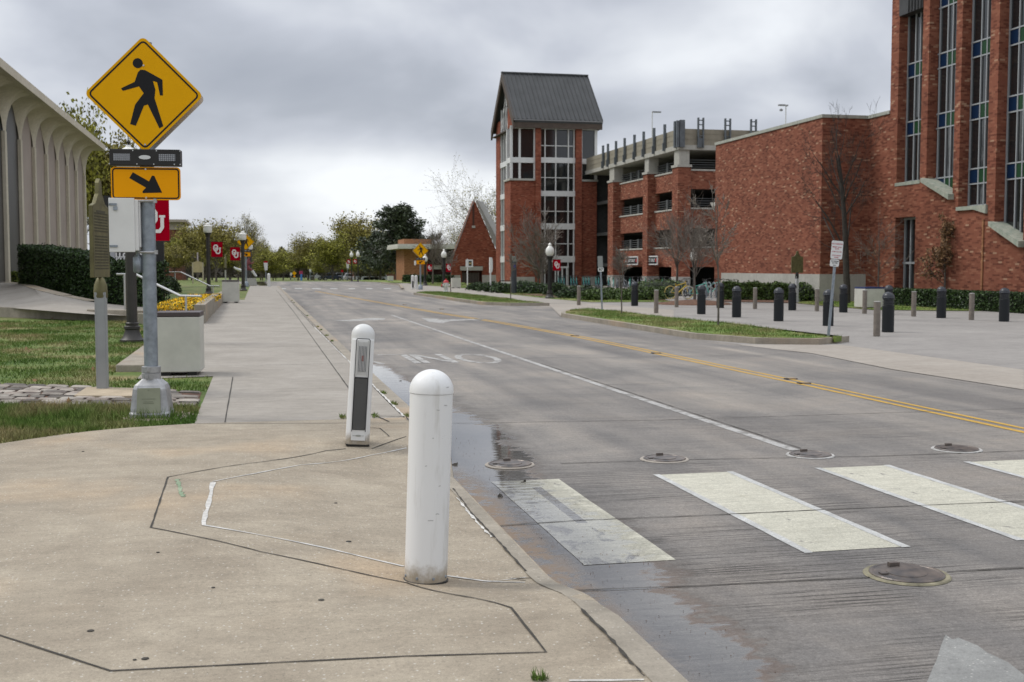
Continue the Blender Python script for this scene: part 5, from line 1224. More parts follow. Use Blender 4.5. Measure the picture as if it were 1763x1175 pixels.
b = MB(); b.lathe([(.10, .395), (.10, .46), (.093, .465), (.1, .47), (.10, .53), (.075, .535)], 24); b.box(-.05, -.108, .41, -.02, -.098, .45); b.box(-.03, -.108, .485, 0, -.098, .52); b.build('collar', GALV2, PB, True)
crossing_sign(PB, 3.395, s=.855)
b = MB(); b.box(-.36, -.13, 1.765, -.08, .11, 2.30); cb = b.build('control_box', WHITEP, PB, bevel=.008)
b = MB(); b.box(-.375, -.15, 1.75, -.115, -.13, 2.315); b.box(-.08, -.1, 1.80, -.066, .08, 2.28); b.build('box_door', WHITEP, cb, bevel=.005)
b = MB(); b.box(-.37, -.162, 2.235, -.29, -.15, 2.258); b.box(-.325, -.162, 2.185, -.285, -.15, 2.225); b.box(-.37, -.162, 1.80, -.29, -.15, 1.822); b.build('latch', GALV, cb)
b = MB()
for z in (2.29, 1.75): b.tube([(-.09, -.09, z), (.0, -.10, z), (.09, -.085, z)], .012, 8); b.lathe([(.083, 0), (.083, .03)], 20, (0, 0, z - .015)); b.box(.075, -.11, z - .022, .105, -.07, z + .022)
b.build('clamp', GALV2, PB)
b = MB(); b.lathe([(.035, 0), (.05, .02), (.052, .16), (.03, .19)], 14, (-.115, -.0, 1.53)); b.tube([(-.115, 0, 1.7), (-.115, 0, 1.78)], .02, 8); b.build('conduit', GALV, cb, True)
c = MB(); c.M = Matrix.Diagonal((1, 1, 1, 1)); c.lathe([(.38, 0), (.37, .014)], 32, (SP.x + .06, SP.y + .02, -.012)); st('footing', c, SLAB)
# --- generic far crossing signs
def far_sign(px, py, z, label, arrow, k=1., rz=0., height=3.43):
    p = G(px, py, z); r = thing('crossing_sign', label, 'crossing sign', tuple(p), rz)
    b = MB(); b.tube([(0, 0, 0), (0, 0, height + .5)], .07, 12); b.lathe([(.2, 0), (.17, .3), (.08, .4)], 8); b.build('pole', GALV, r, True); crossing_sign(r, height, arrow=arrow)
    b = MB(); b.box(-.48, -.1, height - 1.15, -.37, .1, height - .8); b.build('control_box', WHITEP, r); r.scale = (k, k, k); return r
far_sign(724, 499, -.12, 'far yellow crossing sign in front of the flat roofed office', -1, .93, R(4), 3.1)
fs_ = far_sign(424, 494, 0, 'far yellow crossing sign half hidden behind the left lamp posts', 1, 1.05, R(-3), 3.35)
# --- bollards
def lean(p, tiltx, label, name, cat='bollard', rz=0., group=None):
    r = thing(name, label, cat, p, 0, group); r.rotation_euler = (0, tiltx, rz); return r
def onslab(px, py):
    p = G(px, py, 0)
    for _ in range(6): p = G(px, py, zs(p.x, p.y))
    return p
p = onslab(733, 999); r = lean((p.x, p.y, p.z - .004), R(2.0), 'near plain white round-topped bollard in the foreground', 'bollard')
RB = .112
def dome(r0, z0, n=10): return [(r0 * math.cos(a), z0 + r0 * .93 * math.sin(a)) for a in [R(90 * i / n) for i in range(n)]] + [(.002, z0 + r0 * .93)]
b = MB(); b.lathe([(RB, .006), (RB, .955)], 48); b.build('tube', WB, r, True)
b = MB(); b.lathe([(RB + .003, .957)] + dome(RB + .003, .967, 12), 48); b.build('dome_cap', WB, r, True)
b = MB(); b.lathe([(RB + .006, 0), (RB + .006, .012), (RB + .002, .014)], 40); b.build('base_ring', BLACK, r)
b = MB()
for a in range(0, 360, 45): b.M = Matrix.Rotation(R(a + 12), 4, 'Z') @ Matrix.Translation((0, -RB, .035)) @ Matrix.Rotation(R(90), 4, 'X'); b.lathe([(.008, 0), (.006, .005)], 8)
b.build('screws', GALV, r); r.scale = (1.03, 1.03, 1.072)
b = MB(); random.seed(4)
for (a, z, l_) in ((-8, .33, .028), (12, .36, .02), (6, .88, .016), (28, .9, .02), (-20, .6, .01), (-3, .74, .008), (18, .5, .012), (33, .99, .02)):
    for k in range(5):
        aa = R(a - 90) + k * l_ / .56; b.M = None; x = (RB + .0012) * math.cos(aa); y = (RB + .0012) * math.sin(aa); zz = z + random.uniform(-.002, .002)
        b.add([(x, y, zz), (RB * 1.011 * math.cos(aa + l_ / .5), RB * 1.011 * math.sin(aa + l_ / .5), zz + .001), (RB * 1.011 * math.cos(aa + l_ / .5), RB * 1.011 * math.sin(aa + l_ / .5), zz + .004), (x, y, zz + .003)], [(0, 1, 2, 3)])
b.build('scuff_marks', mat('grey_scuff', (.36, .35, .34), .7), r)
p = onslab(615, 764); r = lean((p.x, p.y, p.z), R(3.6), 'white sensor bollard with louvred lens and black speaker grille', 'sensor_bollard', rz=R(-3))
b = MB(); hw, hd = .098, .085
sec = [(-hw, -hd + .03), (-hw + .03, -hd), (hw - .03, -hd), (hw, -hd + .03), (hw, hd - .03), (hw - .03, hd), (-hw + .03, hd), (-hw, hd - .03)]
vs = []
for z, k, dx in ((0, 1.08, 0), (.93, 1.0, 0)): vs += [(x * k, y * k, z) for x, y in sec]
b.add(vs, [(i, (i + 1) % 8, 8 + (i + 1) % 8, 8 + i) for i in range(8)] + [tuple(range(8))[::-1], tuple(range(8, 16))]); body = b.build('body', WB, r, bevel=.006)
b = MB(); b.M = Matrix.Diagonal((1, .9, 1, 1)); b.lathe([(.103, .905), (.104, .96)] + dome(.104, .965, 12), 40); b.build('dome_cap', WHITEP, r, True)
b = MB(); yf = -hd * 1.07 - .012
b.box(-.062, yf - .004, .04, .062, -hd + .01, .93); b.build('front_panel', WHITEP, r, bevel=.004)
b = MB(); z0, z1 = .60, .925
b.stroke([(-.06, z0 - .48), (-.06, z1), (-.05, z1 + .012), (.05, z1 + .012), (.06, z1), (.06, z0 - .48)], .006, lambda a, c: (a, yf - .0075, c)); b.build('gasket', SIGNK, r)
b = MB(); b.box(-.034, yf - .008, .655, .034, yf - .004, .865); lens = b.build('lens', mat('pale_lens', (.62, .60, .58), .4), r)
b = MB(); b.box(-.01, yf - .009, .74, .012, yf - .008, .79); b.build('red_glint', mat('red_lens', (.45, .2, .17), .3), lens)
b = MB()
for i in range(6): x = -.032 + i * .0128; b.box(x - .0022, yf - .013, .65, x + .0022, yf - .009, .87)
b.build('louvre', mat('dark_louvre', (.08, .10, .11), .4), lens)
b = MB()
for i in range(9): x = -.046 + i * .0115; b.box(x - .002, yf - .009, .62, x + .002, yf - .0045, .65); b.box(x - .002, yf - .009, .87, x + .002, yf - .0045, .91)
b.box(-.05, yf - .010, .61, -.042, yf - .004, .92); b.box(.042, yf - .010, .61, .05, yf - .004, .92); b.build('fins', mat('off_white_plastic', (.5, .5, .48), .5), r)
b = MB(); b.box(-.056, yf - .008, .135, .056, yf - .004, .60); gr = b.build('grille', mat('grille_back', (.012, .012, .012), .8), r)
b = MB(); nz = 50
for j in range(nz):
    z = .142 + j * .0090
    for i in range(11):
        x = -.050 + i * .0100 + (.005 if j % 2 else 0)
        if abs(x) > .052: continue
        b.add([(x - .0042, yf - .0085, z + .003), (x, yf - .0085, z - .0012), (x + .0042, yf - .0085, z + .003), (x + .0034, yf - .0085, z + .004), (x, yf - .0085, z + .0006), (x - .0034, yf - .0085, z + .004)], [(0, 1, 4, 5), (1, 2, 3, 4)])
b.build('mesh_pattern', mat('grille_wire', (.42, .42, .40), .5), gr)
b = MB(); b.M = Matrix.Translation((0, yf - .0045, .085)) @ Matrix.Diagonal((1, 1, .3, 1)) @ Matrix.Rotation(R(90), 4, 'X'); b.lathe([(.028, 0), (.026, .003)], 20); b.M = None
b.box(-.05, yf - .006, .083, -.03, yf - .004, .087); b.box(.03, yf - .006, .083, .05, yf - .004, .087); b.build('badge', mat('badge_grey', (.32, .33, .30), .4, .3), r)
b = MB(); b.box(-.105, -.1, -.006, .105, .095, .004); b.build('base_plate', BLACK, r); r.scale = (1.02, 1.02, 1.035)
# far white bollards
def white_far(px, py, z, label, grille=False):
    p = G(px, py, z); r = thing('bollard', label, 'bollard', tuple(p)); b = MB(); b.lathe([(.115, 0), (.115, .95)] + dome(.115, .95, 6), 20); b.build('tube', WHITEP, r, True)
    if grille: b = MB(); b.box(-.055, -.12, .12, .055, -.1, .6); b.build('grille', SIGNK, r)
    return r
white_far(463, 494, 0, 'lone white bollard far along the left pavement')
white_far(710.5, 498, -.12, 'far white sensor bollard with black grille, left of its pair', True)
white_far(716.5, 498.6, -.12, 'far plain white bollard, right of its pair')
# black bollards
pb = (0, 0, 0)
BK = MB(); BK.lathe([(.155, 0), (.155, .70), (.152, .705)], 32)
def black_bollard(p, label):
    r = thing('black_bollard', label, 'bollard', p, 0, 'black louvred bollards on the plaza')
    b = MB(); b.lathe([(.155, 0), (.155, .69), (.145, .70)], 32); b.build('body', mat('black_enamel', (.010, .012, .014), .5, .0, .3), r, True)
    b = MB()
    for i in range(4): b.lathe([(.135, 0), (.15, .006), (.15, .022), (.135, .028)], 28, (0, 0, .715 + i * .042))
    b.build('louvre_ring', mat('ring_grey', (.05, .052, .058), .35, .3), r, True)
    b = MB(); b.lathe([(.115, .69), (.115, .88)], 20); b.build('lamp_core', mat('lamp_core', (.03, .03, .03), .5), r)
    b = MB(); b.lathe([(.15, .875), (.162, .885), (.162, .91)] + dome(.16, .912, 8), 32); b.build('dome_cap', mat('dome_enamel', (.022, .024, .03), .35, .1, .5), r, True); return r
BB = [(1528.5, 571.8, 'black bollard with pale rings, nearest one beside the wooden post'), (1092.6, 526.8, 'black bollard among the green shrubs, leftmost of the plaza'), (1207.4, 541, 'black bollard in front of the pale green bicycles'),
      (1240, 530.4, 'black bollard behind the tall sapling trunk'), (1268, 546.4, 'black bollard just right of the tall sapling trunk'), (1340.4, 553, 'black bollard before the hedge, left of the bronze marker'),
      (1363.9, 534.4, 'black bollard standing right against the bronze marker pole'), (1425.6, 561, 'black bollard half hidden by the leaning parking sign'), (1451.9, 538, 'black bollard at the foot of the tall dark bare tree'),
      (1529.5, 541.5, 'black bollard directly behind the nearest ringed one'), (1620.3, 547.6, 'black bollard in front of the dry leaf tree'), (1728.5, 553.6, 'black bollard at the far right before the long hedge')]
r0 = black_bollard(tuple(G(BB[0][0], BB[0][1], -.13)), BB[0][2])
for px, py, lab in BB[1:]: dup(r0, tuple(G(px, py, -.13)), lab)
def grey_post(p, label):
    r = thing('timber_post', label, 'bollard', p, 0, 'grey timber posts on the plaza')
    b = MB(); b.lathe([(.083, 0), (.083, .845)], 20); b.build('post', GREYW, r, True); b = MB(); b.lathe([(.086, .843), (.086, .86), (.05, .87), (.002, .872)], 20); b.build('cap', mat('pale_cap', (.3, .29, .27), .7), r); return r
GB = [(1509.3, 579, 'grey timber post nearest to the camera, left of a ringed black bollard'), (996.5, 525.8, 'grey timber post in front of the broad dark shrub, leftmost'), (1129.7, 539.6, 'grey timber post between two black bollards left of the yellow bicycle'),
      (1164.7, 529, 'grey timber post overlapping the yellow bicycle'), (1299.8, 532.2, 'grey timber post before the library wall hedge'), (1406.4, 536, 'grey timber post just left of the leaning parking sign'),
      (1488.4, 540.2, 'grey timber post overlapping the cream box with blue lid'), (1572.9, 545, 'grey timber post left of the dry leaf tree'), (1672.4, 551, 'grey timber post between the two rightmost black bollards')]
g0 = grey_post(tuple(G(GB[0][0], GB[0][1], -.13)), GB[0][2])
for px, py, lab in GB[1:]: dup(g0, tuple(G(px, py, -.13)), lab)
# --- manhole covers
def manhole(px, py, r_, label, ring=None, z=RZ):
    p = G(px, py, z); r = thing('manhole_cover', label, 'manhole cover', (p.x, p.y, RZ)); b = MB(); b.lathe([(r_ * 1.16, .003), (r_ * 1.12, .010), (r_ * 1.02, .010)], 40); b.build('collar', ring or APRON, r)
    b = MB(); b.lathe([(r_, .004), (r_, .014), (r_ * .97, .02), (r_ * .9, .02), (r_ * .88, .016), (r_ * .55, .016), (r_ * .54, .021), (r_ * .2, .022)], 40); c_ = b.build('lid', IRON, r)
    b = MB(); b.box(-.03, r_ * .6, .016, .03, r_ * .75, .04); b.box(-r_ * .8, -.02, .015, -r_ * .6, .02, .024); b.build('lug', IRON, c_); return r
manhole(878, 801, .19, 'round cover lying in the wet gutter above the first crosswalk bar')
manhole(1144, 791.5, .19, 'cast iron manhole cover above the second crosswalk bar')
manhole(1395, 784.5, .19, 'manhole cover at the near end of the white lane line', RIM)
manhole(1647, 774.5, .20, 'manhole cover with pale rim at the right above the crosswalk', RIM)
manhole(1561, 990.5, .205, 'large wet manhole cover with mossy yellowish rim, nearest of all', mat('mossy_concrete', (.21, .19, .125), .85, var=.45, vs=9, bump=.4))
def marker(px, py, label, x=0.):
    p = G(px, py, RZ); r = thing('lane_marker', label, 'road stud', (p.x, p.y, RZ + .003)); b = MB(); b.box(-.06, -.05, 0, .06, .05, .02); b.build('block', mat('stud_tan', (.30, .22, .13), .7), r); b = MB(); b.box(-.1, -.06, 0, -.062, .05, .016); b.box(.062, -.04, 0, .09, .06, .012); b.build('edge', JOINT, r)
for px, py, lab in ((1385, 661, 'broken road stud on the yellow centre line, nearest'), (1362, 653.5, 'small broken road stud just behind the nearest one'), (1130, 609, 'road stud on the centre line, second place from the camera'), (990, 579, 'road stud on the centre line opposite the grass island tip'), (761, 533, 'road stud far along the centre line'), (697, 525, 'farthest road stud on the centre line')): marker(px, py, lab)
# --- litter boxes
def bin_(p, w, d, h, label, lid, rz=0., g='cream litter boxes'):
    r = thing('litter_box', label, 'litter box', p, rz, g)
    b = MB(); b.box(-w / 2, -d / 2, .05, w / 2, d / 2, h - .07); b.build('body', CREAM, r, bevel=.012)
    b = MB(); b.box(-w / 2 + .0, -d / 2 + .0, h - .066, w / 2, d / 2, h); b.build('lid', lid, r, bevel=.008)
    b = MB()
    for x in (-w / 2 + .06, w / 2 - .2): b.box(x, -d / 2 + .04, 0, x + .14, d / 2 - .04, .05)
    b.build('foot', BLACK, r); return r
BROWNL = mat('brown_lid', (.06, .045, .045), .5); BLUEL = mat('blue_lid', (.015, .03, .11), .5)
p = G(309, 647, 0); bin_((p.x, p.y + .32, 0), .64, .64, .93, 'large cream litter box with dark lid, nearest, beside the crossing sign', BROWNL, R(-3))
p = G(397.5, 522, 0); bin_((p.x, p.y + .3, 0), .72, .64, 1.0, 'cream litter box with dark lid beside the planter wall', BROWNL, R(-2))
p = G(1503, 531.5, -.13); bin_((p.x, p.y + .3, -.13), .98, .7, .88, 'wide cream box with blue lid on the plaza', BLUEL, R(8))
p = G(786, 496.5, -.12); bin_((p.x, p.y + .3, -.12), .72, .5, .80, 'cream litter box right of the fire hydrant', CREAM)
p = G(673, 484.8, -.12); bin_((p.x, p.y + .3, -.1), .62, .5, .60, 'tiny cream box in front of the dark evergreen', CREAM)
# --- lamp posts
def emblem(r, w, h, x0, z0, y):
    P = lambda u, v: (x0 + w * u, z0 + h * v)
    oc = lambda cx, cz, rx, rz, c: [(cx - rx + c, cz + rz), (cx + rx - c, cz + rz), (cx + rx, cz + rz - c * 1.1), (cx + rx, cz - rz + c * 1.1), (cx + rx - c, cz - rz), (cx - rx + c, cz - rz), (cx - rx, cz - rz + c * 1.1), (cx - rx, cz + rz - c * 1.1)]
    O_ = [P(a, b_) for a, b_ in oc(.40, .60, .165, .185, .09)]
    U_ = [P(a, b_) for a, b_ in [(.42, .60), (.42, .33), (.51, .235), (.68, .235), (.77, .33), (.77, .60)]]
    b = MB(); b.cur = 0; b.stroke(O_, w * .115, lambda a, c: (a, y - .004, c), True)
    b.cur = 1; b.stroke(U_, w * .165, lambda a, c: (a, y - .0055, c))
    b.cur = 0; b.stroke(U_, w * .115, lambda a, c: (a, y - .007, c))
    for u in (.42, .77): b.stroke([P(u - .1, .60), P(u + .1, .60)], h * .055, lambda a, c: (a, y - .0075, c))
    b.build('emblem', [EMBW, CRIM], r)
def lamp(p, label, H=4.3, style='cap', side=1, rz=0., R0=.115, bw=.63, bh=.86, bz=None, banner=True, gs=1.):
    r = thing('lamp_post', label, 'lamp post', p, rz); gz0 = H - .78
    b = MB(); b.lathe([(R0, .3), (R0 * .92, gz0 - .25), (R0 * 1.35, gz0 - .1), (R0 * 1.75, gz0 - .02), (R0 * 1.75, gz0)], 12); b.build('post', DARKBR if style == 'cap' else BLACK, r)
    b = MB(); b.lathe([(R0 * 2.2, 0), (R0 * 2.2, .05), (R0 * 1.75, .09), (R0 * 1.35, .22), (R0 * 1.3, .26), (R0 * 1.45, .28), (R0 * 1.45, .33), (R0 * 1.15, .35), (R0 * 1.2, .40), (R0, .42)], 16); b.build('base', DARKBR, r, True)
    b = MB()
    if style == 'cap': b.lathe([(.2 * gs, gz0), (.235 * gs, gz0 + .05), (.245 * gs, gz0 + .2), (.24 * gs, gz0 + .33), (.26 * gs, gz0 + .35), (.25 * gs, gz0 + .40), (.15 * gs, gz0 + .46), (.16 * gs, gz0 + .5), (.06 * gs, gz0 + .56), (.05, gz0 + .6)], 20)
    else: b.lathe([(.14 * gs, gz0), (.22 * gs, gz0 + .1), (.25 * gs, gz0 + .25), (.22 * gs, gz0 + .4), (.12 * gs, gz0 + .52), (.08 * gs, gz0 + .56), (.1 * gs, gz0 + .62), (.06 * gs, gz0 + .68), (.01, gz0 + .72)], 20)
    b.build('globe', GLOBE, r, True)
    b = MB()
    if style == 'cap': b.lathe([(.05, gz0 + .6), (.02, gz0 + .63), (.045, gz0 + .67), (.015, gz0 + .71), (.005, H)], 10); b.build('finial', BLACK, r)
    if banner:
        z1 = bz or 3.0; x0 = side * (R0 + .06); w_ = side * bw
        b = MB(); b.box(min(x0, x0 + w_), -.006, z1 - bh, max(x0, x0 + w_), .006, z1); bn = b.build('banner', CRIM, r)
        emblem(bn, bw, bh, min(x0, x0 + w_), z1 - bh, -.006)
        b = MB()
        for z in (z1 + .01, z1 - bh - .01): b.tube([(0, 0, z), (x0 + w_ + side * .03, 0, z)], .012, 6)
        b.build('banner_arm', BLACK, r)
    return r
p = G(228, 589, 0); lamp(tuple(p), 'near dark lamp post behind the white control box, with crimson banner', 4.32, rz=R(-4))
p = G(359.5, 507, 0); lamp(tuple(p), 'black lamp post with crimson OU banner behind the planter', 4.3)
p = G(419, 501, 0); lamp(tuple(p), 'black lamp post with its banner at the left side, third along the pavement', 4.1, side=-1, bz=2.85)
p = G(427, 490, 0); lamp(tuple(p), 'black lamp post just behind the third one at left', 4.3, banner=False)
p = G(432, 486, 0); lamp(tuple(p), 'farthest small lamp post of the left row', 4.1, banner=False)
p = G(946.5, 514, -.12); lamp(tuple(p), 'black lamp post with round white globe and OU banner at the tower', 3.05, 'acorn', bw=.42, bh=.58, bz=2.08, R0=.12, gs=.95)
p = G(764.5, 495, -.12); lamp(tuple(p), 'lamp post with white globe and banner left of the brick gable', 3.2, 'acorn', bw=.45, bh=.68, bz=1.95, R0=.11, gs=.95)
p = G(732, 492, -.12); lamp(tuple(p), 'dark lamp post with banner right behind the far crossing sign', 2.9, 'acorn', bw=.45, bh=.62, bz=1.9, R0=.12)
p = G(1194, 515, -.12); lamp((atY(1194, 64), 64, -.13), 'slim lamp post with pale globe before the garage ground floor', 2.85, 'acorn', banner=False, R0=.05, gs=.9)
for px, py, H, side, lab in ((616.5, 485.5, 3.6, -1, 'far lamp post with white globe and banner left of the white van'), (605.5, 484.5, 3.6, -1, 'far lamp post second left of the white van')):
    p = G(px, py, -.14); lamp(tuple(p), lab, H, 'acorn', side=side, bw=.4, bh=.5, bz=2.55, R0=.06, gs=.85)
# globe lamps on the garage roof
for px, Y, top, lab in ((1121, 112, 192, 'pale cobra-head light pole on the garage roof at left'), (1349, 96, 181, 'pale twin-head light pole above the library wall')):
    X = atY(px, Y); z0 = 9.; z1 = ZH(px, top, X, Y); r = thing('roof_light_pole', lab, 'light pole', (X, Y, z0))
    b = MB(); b.tube([(0, 0, 0), (0, 0, z1 - z0)], .05, 8); b.build('pole', WHITEM, r)
    b = MB(); b.box(.0, -.15, z1 - z0 - .12, .9 if px < 1200 else .15, .15, z1 - z0); 
    if px > 1200: b.box(-.7, -.15, z1 - z0 - .1, -.1, .15, z1 - z0 + .02); b.lathe([(.14, 0), (.16, .12), (.05, .2)], 10, (-.45, 0, z1 - z0 - .55))
    b.build('lamp_head', mat('grey_head', (.25, .25, .26), .5), r)
# --- historical marker, near
p = G(177, 669, .03); r = thing('historical_marker', 'near olive bronze historical marker on a square grey post', 'historical marker', (p.x, p.y, .0))
b = MB(); b.box(-.07, -.07, .03, .07, .07, 1.27); b.box(-.05, -.076, .03, .05, -.07, 1.27); b.build('post', mat('grey_post_paint', (.30, .31, .31), .5, .3, var=.08), r, bevel=.006)
b = MB(); b.lathe([(.085, 1.20), (.09, 1.22), (.085, 1.25), (.09, 1.28), (.085, 1.30), (.08, 1.36), (.05, 1.44), (.03, 1.46)], 16); b.build('socket', BRONZE, r, True)
pm = Matrix.Translation((0, 0, 0)) @ Matrix.Rotation(R(82), 4, 'Z')
W2 = .38; ol = [(-W2, 1.46), (W2, 1.46), (W2, 2.36), (W2 - .16, 2.40), (.09, 2.52), (.07, 2.66), (0, 2.72), (-.07, 2.66), (-.09, 2.52), (-W2 + .16, 2.40), (-W2, 2.36)]
b = MB(); b.M = pm; b.prism(ol, -.025, .025, 'y'); pq = b.build('plaque', BRONZE, r, bevel=.006)
b = MB(); b.M = pm; random.seed(8); z = 2.26
b.box(-.2, -.029, 2.28, .2, -.026, 2.31)
while z > 1.56:
    x = -.31
    while x < .30:
        l_ = random.uniform(.025, .08); b.box(x, -.0285, z, min(.31, x + l_), -.0255, z + .017); x += l_ + .014
    z -= .037
    if 1.98 < z < 2.02: z -= .03
b.build('raised_text', BRONZED, pq)
b = MB(); b.M = pm; b.stroke([(-W2 + .015, 1.475), (W2 - .015, 1.475), (W2 - .015, 2.34), (.1, 2.40), (-.1, 2.40), (-W2 + .015, 2.34)], .012, lambda a, c: (a, -.029, c), True); b.build('rim', BRONZE, pq)
q1 = [G(128, 686, 0), G(228, 687, 0), G(233, 673, 0), G(150, 671, 0)]
b = MB(); b.prism([(v.x, v.y) for v in q1], -.02, .035); st('marker_base_stone', b, concrete('buff_stone', (.36, .29, .2), (.47, .39, .28), 2, .3), False)
# marker on the plaza
p = G(1371.5, 521.5, -.12); r = thing('historical_marker', 'bronze historical marker standing before the plain library wall', 'historical marker', tuple(p), R(4))
b = MB(); b.box(-.06, -.06, 0, .06, .06, 1.22); b.build('post', mat('pale_post', (.42, .42, .42), .5), r)
b = MB(); b.lathe([(.075, 1.1), (.08, 1.3), (.05, 1.38)], 12); b.build('socket', BLACK, r)
s_ = .92; b = MB(); b.prism([(x * .78, (z - 1.46) * .80 + 1.36) for x, z in ol], -.02, .02, 'y'); b.build('plaque', BRONZE, r); r.scale = (1.04, 1.04, 1.04)
# marker far left, edge on
p = G(388.5, 488, 0); r = thing('historical_marker', 'thin edge-on marker far away on the left lawn', 'historical marker', tuple(p), R(80))
b = MB(); b.box(-.06, -.06, 0, .06, .06, 1.25); b.build('post', STONE, r)
b = MB(); b.prism([(x * 1.1, z) for x, z in ol], -.04, .04, 'y'); b.build('plaque', BRONZE, r)
# --- dark signboard behind the hedge
Ys = 44.0; sx = lambda px: atY(px, Ys); sz = lambda py: ZH(230, py, sx(230), Ys)
r = thing('signboard', 'tall black signboard with white serif lettering behind the control box', 'signboard', (sx(230), Ys, .1)); o = r.location
b = MB(); b.box(sx(181) - o.x, -.08, sz(392) - .1, sx(279) - o.x, .08, sz(338) - .1); b.box(sx(271) - o.x, -.1, -.05, sx(283) - o.x, .1, sz(338) - .1); b.build('frame', BLACK, r)
b = MB(); b.prism([(sx(190) - o.x, sz(380) - .1), (sx(245) - o.x, sz(380) - .1), (sx(245) - o.x, sz(449) - .1), (sx(203) - o.x, sz(449) - .1), (sx(190) - o.x, sz(440) - .1)], -.05, -.03, 'y'); b.build('grey_panel', mat('pale_grey_panel', (.35, .35, .37), .6), r)
b = MB(); b.box(sx(199) - o.x, -.075, sz(451) - .1, sx(272) - o.x, -.052, sz(392) - .1); b.build('panel', mat('sign_charcoal', (.05, .045, .045), .6), r)
b = MB(); z1_, z2_ = sz(440) - .1, sz(447.5) - .1
text_mesh(b, 'LLC', .23, Matrix.Translation((sx(210) - o.x, -.08, z1_)) @ FACE, 1.1, .01); text_mesh(b, 'BLU', .23, Matrix.Translation((sx(211) - o.x, -.08, z2_)) @ FACE, 1.1, .01); text_mesh(b, 'DI', .27, Matrix.Translation((sx(245) - o.x, -.08, (z1_ + z2_) / 2 + .04)) @ FACE, 1.1, .01)
b.build('lettering', EMBW, r)
b = MB(); b.box(sx(240) - o.x, -.07, sz(456) - .1, sx(249) - o.x, -.03, sz(451) - .1); b.prism([(sx(236) - o.x, sz(468) - .1), (sx(240) - o.x, sz(466) - .1), (sx(262) - o.x, sz(466) - .1), (sx(262) - o.x, sz(479) - .1), (sx(246) - o.x, sz(479) - .1)], -.07, -.03, 'y'); b.build('crimson_panel', CRIM, r)
b = MB(); text_mesh(b, 'TIS', .2, Matrix.Translation((sx(244) - o.x, -.08, sz(471) - .1)) @ FACE, 1., .005); b.build('small_lettering', EMBW, r)
# --- handrails
def handrail(label, pts, posts, z0, dbl=True):
    r = thing('handrail', label, 'handrail', tuple(pts[0][:2]) + (z0,)); o = Vector(r.location); b = MB()
    for dy in ((0, .35) if dbl else (0,)): b.tube([Vector(q) - o + Vector((0, dy, 0)) for q in pts], .028, 8)
    b.build('rail', STEEL, r, True)
    for x, y, zt_, zb_ in posts: b = MB(); b.tube([Vector((x, y, zb_)) - o, Vector((x, y, zt_)) - o], .03, 8); b.build('post', STEEL, r, True)
    return r
def pz(px, py, Y): X = atY(px, Y); return (X, Y, ZH(px, py, X, Y))
a1 = [pz(200, 472.5, 36), pz(232, 472.5, 36), pz(309, 510, 33.6), pz(345, 510.5, 33.0)]
handrail('steel stair handrail in front of the flowers, nearer one', a1, [(*pz(214, 472.5, 36)[:2], pz(214, 472.5, 36)[2], .2), (*pz(319, 510.2, 33.4)[:2], pz(319, 510.2, 33.4)[2], .0)], .1)
a2 = [pz(289, 469, 60), pz(311, 469, 59), pz(361, 493, 52.5), pz(377, 493, 52)]
handrail('steel stair handrail beyond the flowers, farther one', a2, [(*pz(301, 469, 59.5)[:2], pz(301, 469, 59.5)[2], .2), (*pz(366, 493, 52.3)[:2], pz(366, 493, 52.3)[2], -.02)], .1)
# --- notice kiosk
p = G(340.5, 478, .0); q = (atY(340.5, 112), 112, 0); r = thing('notice_kiosk', 'tan notice board on two posts far behind the left lawn', 'notice board', q); k = .0565
b = MB(); b.box(-.45, -.05, 1.05, .45, .05, 1.95); b.prism([(-.5, 1.95), (0, 2.1), (.5, 1.95)], -.06, .06, 'y'); b.build('board', mat('tan_board', (.42, .35, .2), .8, var=.15), r)
for x in (-.46, .46): b = MB(); b.box(x - .06, -.06, 0, x + .06, .06, 1.98); b.build('post', mat('buff_post', (.42, .37, .27), .8), r)
b = MB(); b.box(-.06, -.06, 2.1, .06, .06, 2.9); b.build('finial', mat('pale_pink', (.45, .38, .4), .7), r)
# --- running statue on a pedestal
p = (atY(426, 100), 100, 0); r = thing('statue', 'painted running figure statue on a pale pedestal behind the lamp posts', 'statue', p); S_ = 1.15
b = MB(); b.lathe([(.75, 0), (.62, .6)], 4, (.25, 0, 0), R(45)); b.build('pedestal', STONE, r)
def skin(name, parent, m, verts, edges, rad, loc=(0, 0, 0)):
    me = bpy.data.meshes.new(name); me.from_pydata(verts, edges, []); o = bpy.data.objects.new(name, me); COL.objects.link(o); o.parent = parent; o.location = loc; me.materials.append(m)
    md = o.modifiers.new('skin', 'SKIN'); me.skin_vertices.new() if not me.skin_vertices else None
    for i, rr in enumerate(rad): me.skin_vertices[0].data[i].radius = (rr, rr)
    me.skin_vertices[0].data[0].use_root = True; s2_ = o.modifiers.new('sub', 'SUBSURF'); s2_.levels = s2_.render_levels = 1; return o
V_ = [(0, 0, 1.45), (0, 0, 1.75), (.06, 0, 2.05), (.1, 0, 2.15), (.14, 0, 2.32), (-.45, .05, 1.25), (-.95, .1, 1.42), (-1.08, .1, 1.5), (.35, -.05, 1.3), (.62, -.05, .85), (.72, -.05, .8), (.35, .1, 1.8), (.55, .1, 2.0), (-.2, -.1, 1.8), (-.35, -.1, 1.55)]
E_ = [(0, 1), (1, 2), (2, 3), (3, 4), (0, 5), (5, 6), (6, 7), (0, 8), (8, 9), (9, 10), (2, 11), (11, 12), (2, 13), (13, 14)]
skin('figure', r, mat('statue_maroon', (.16, .03, .035), .6), V_, E_, [.14, .15, .16, .06, .12, .1, .07, .05, .1, .07, .05, .06, .045, .06, .045])
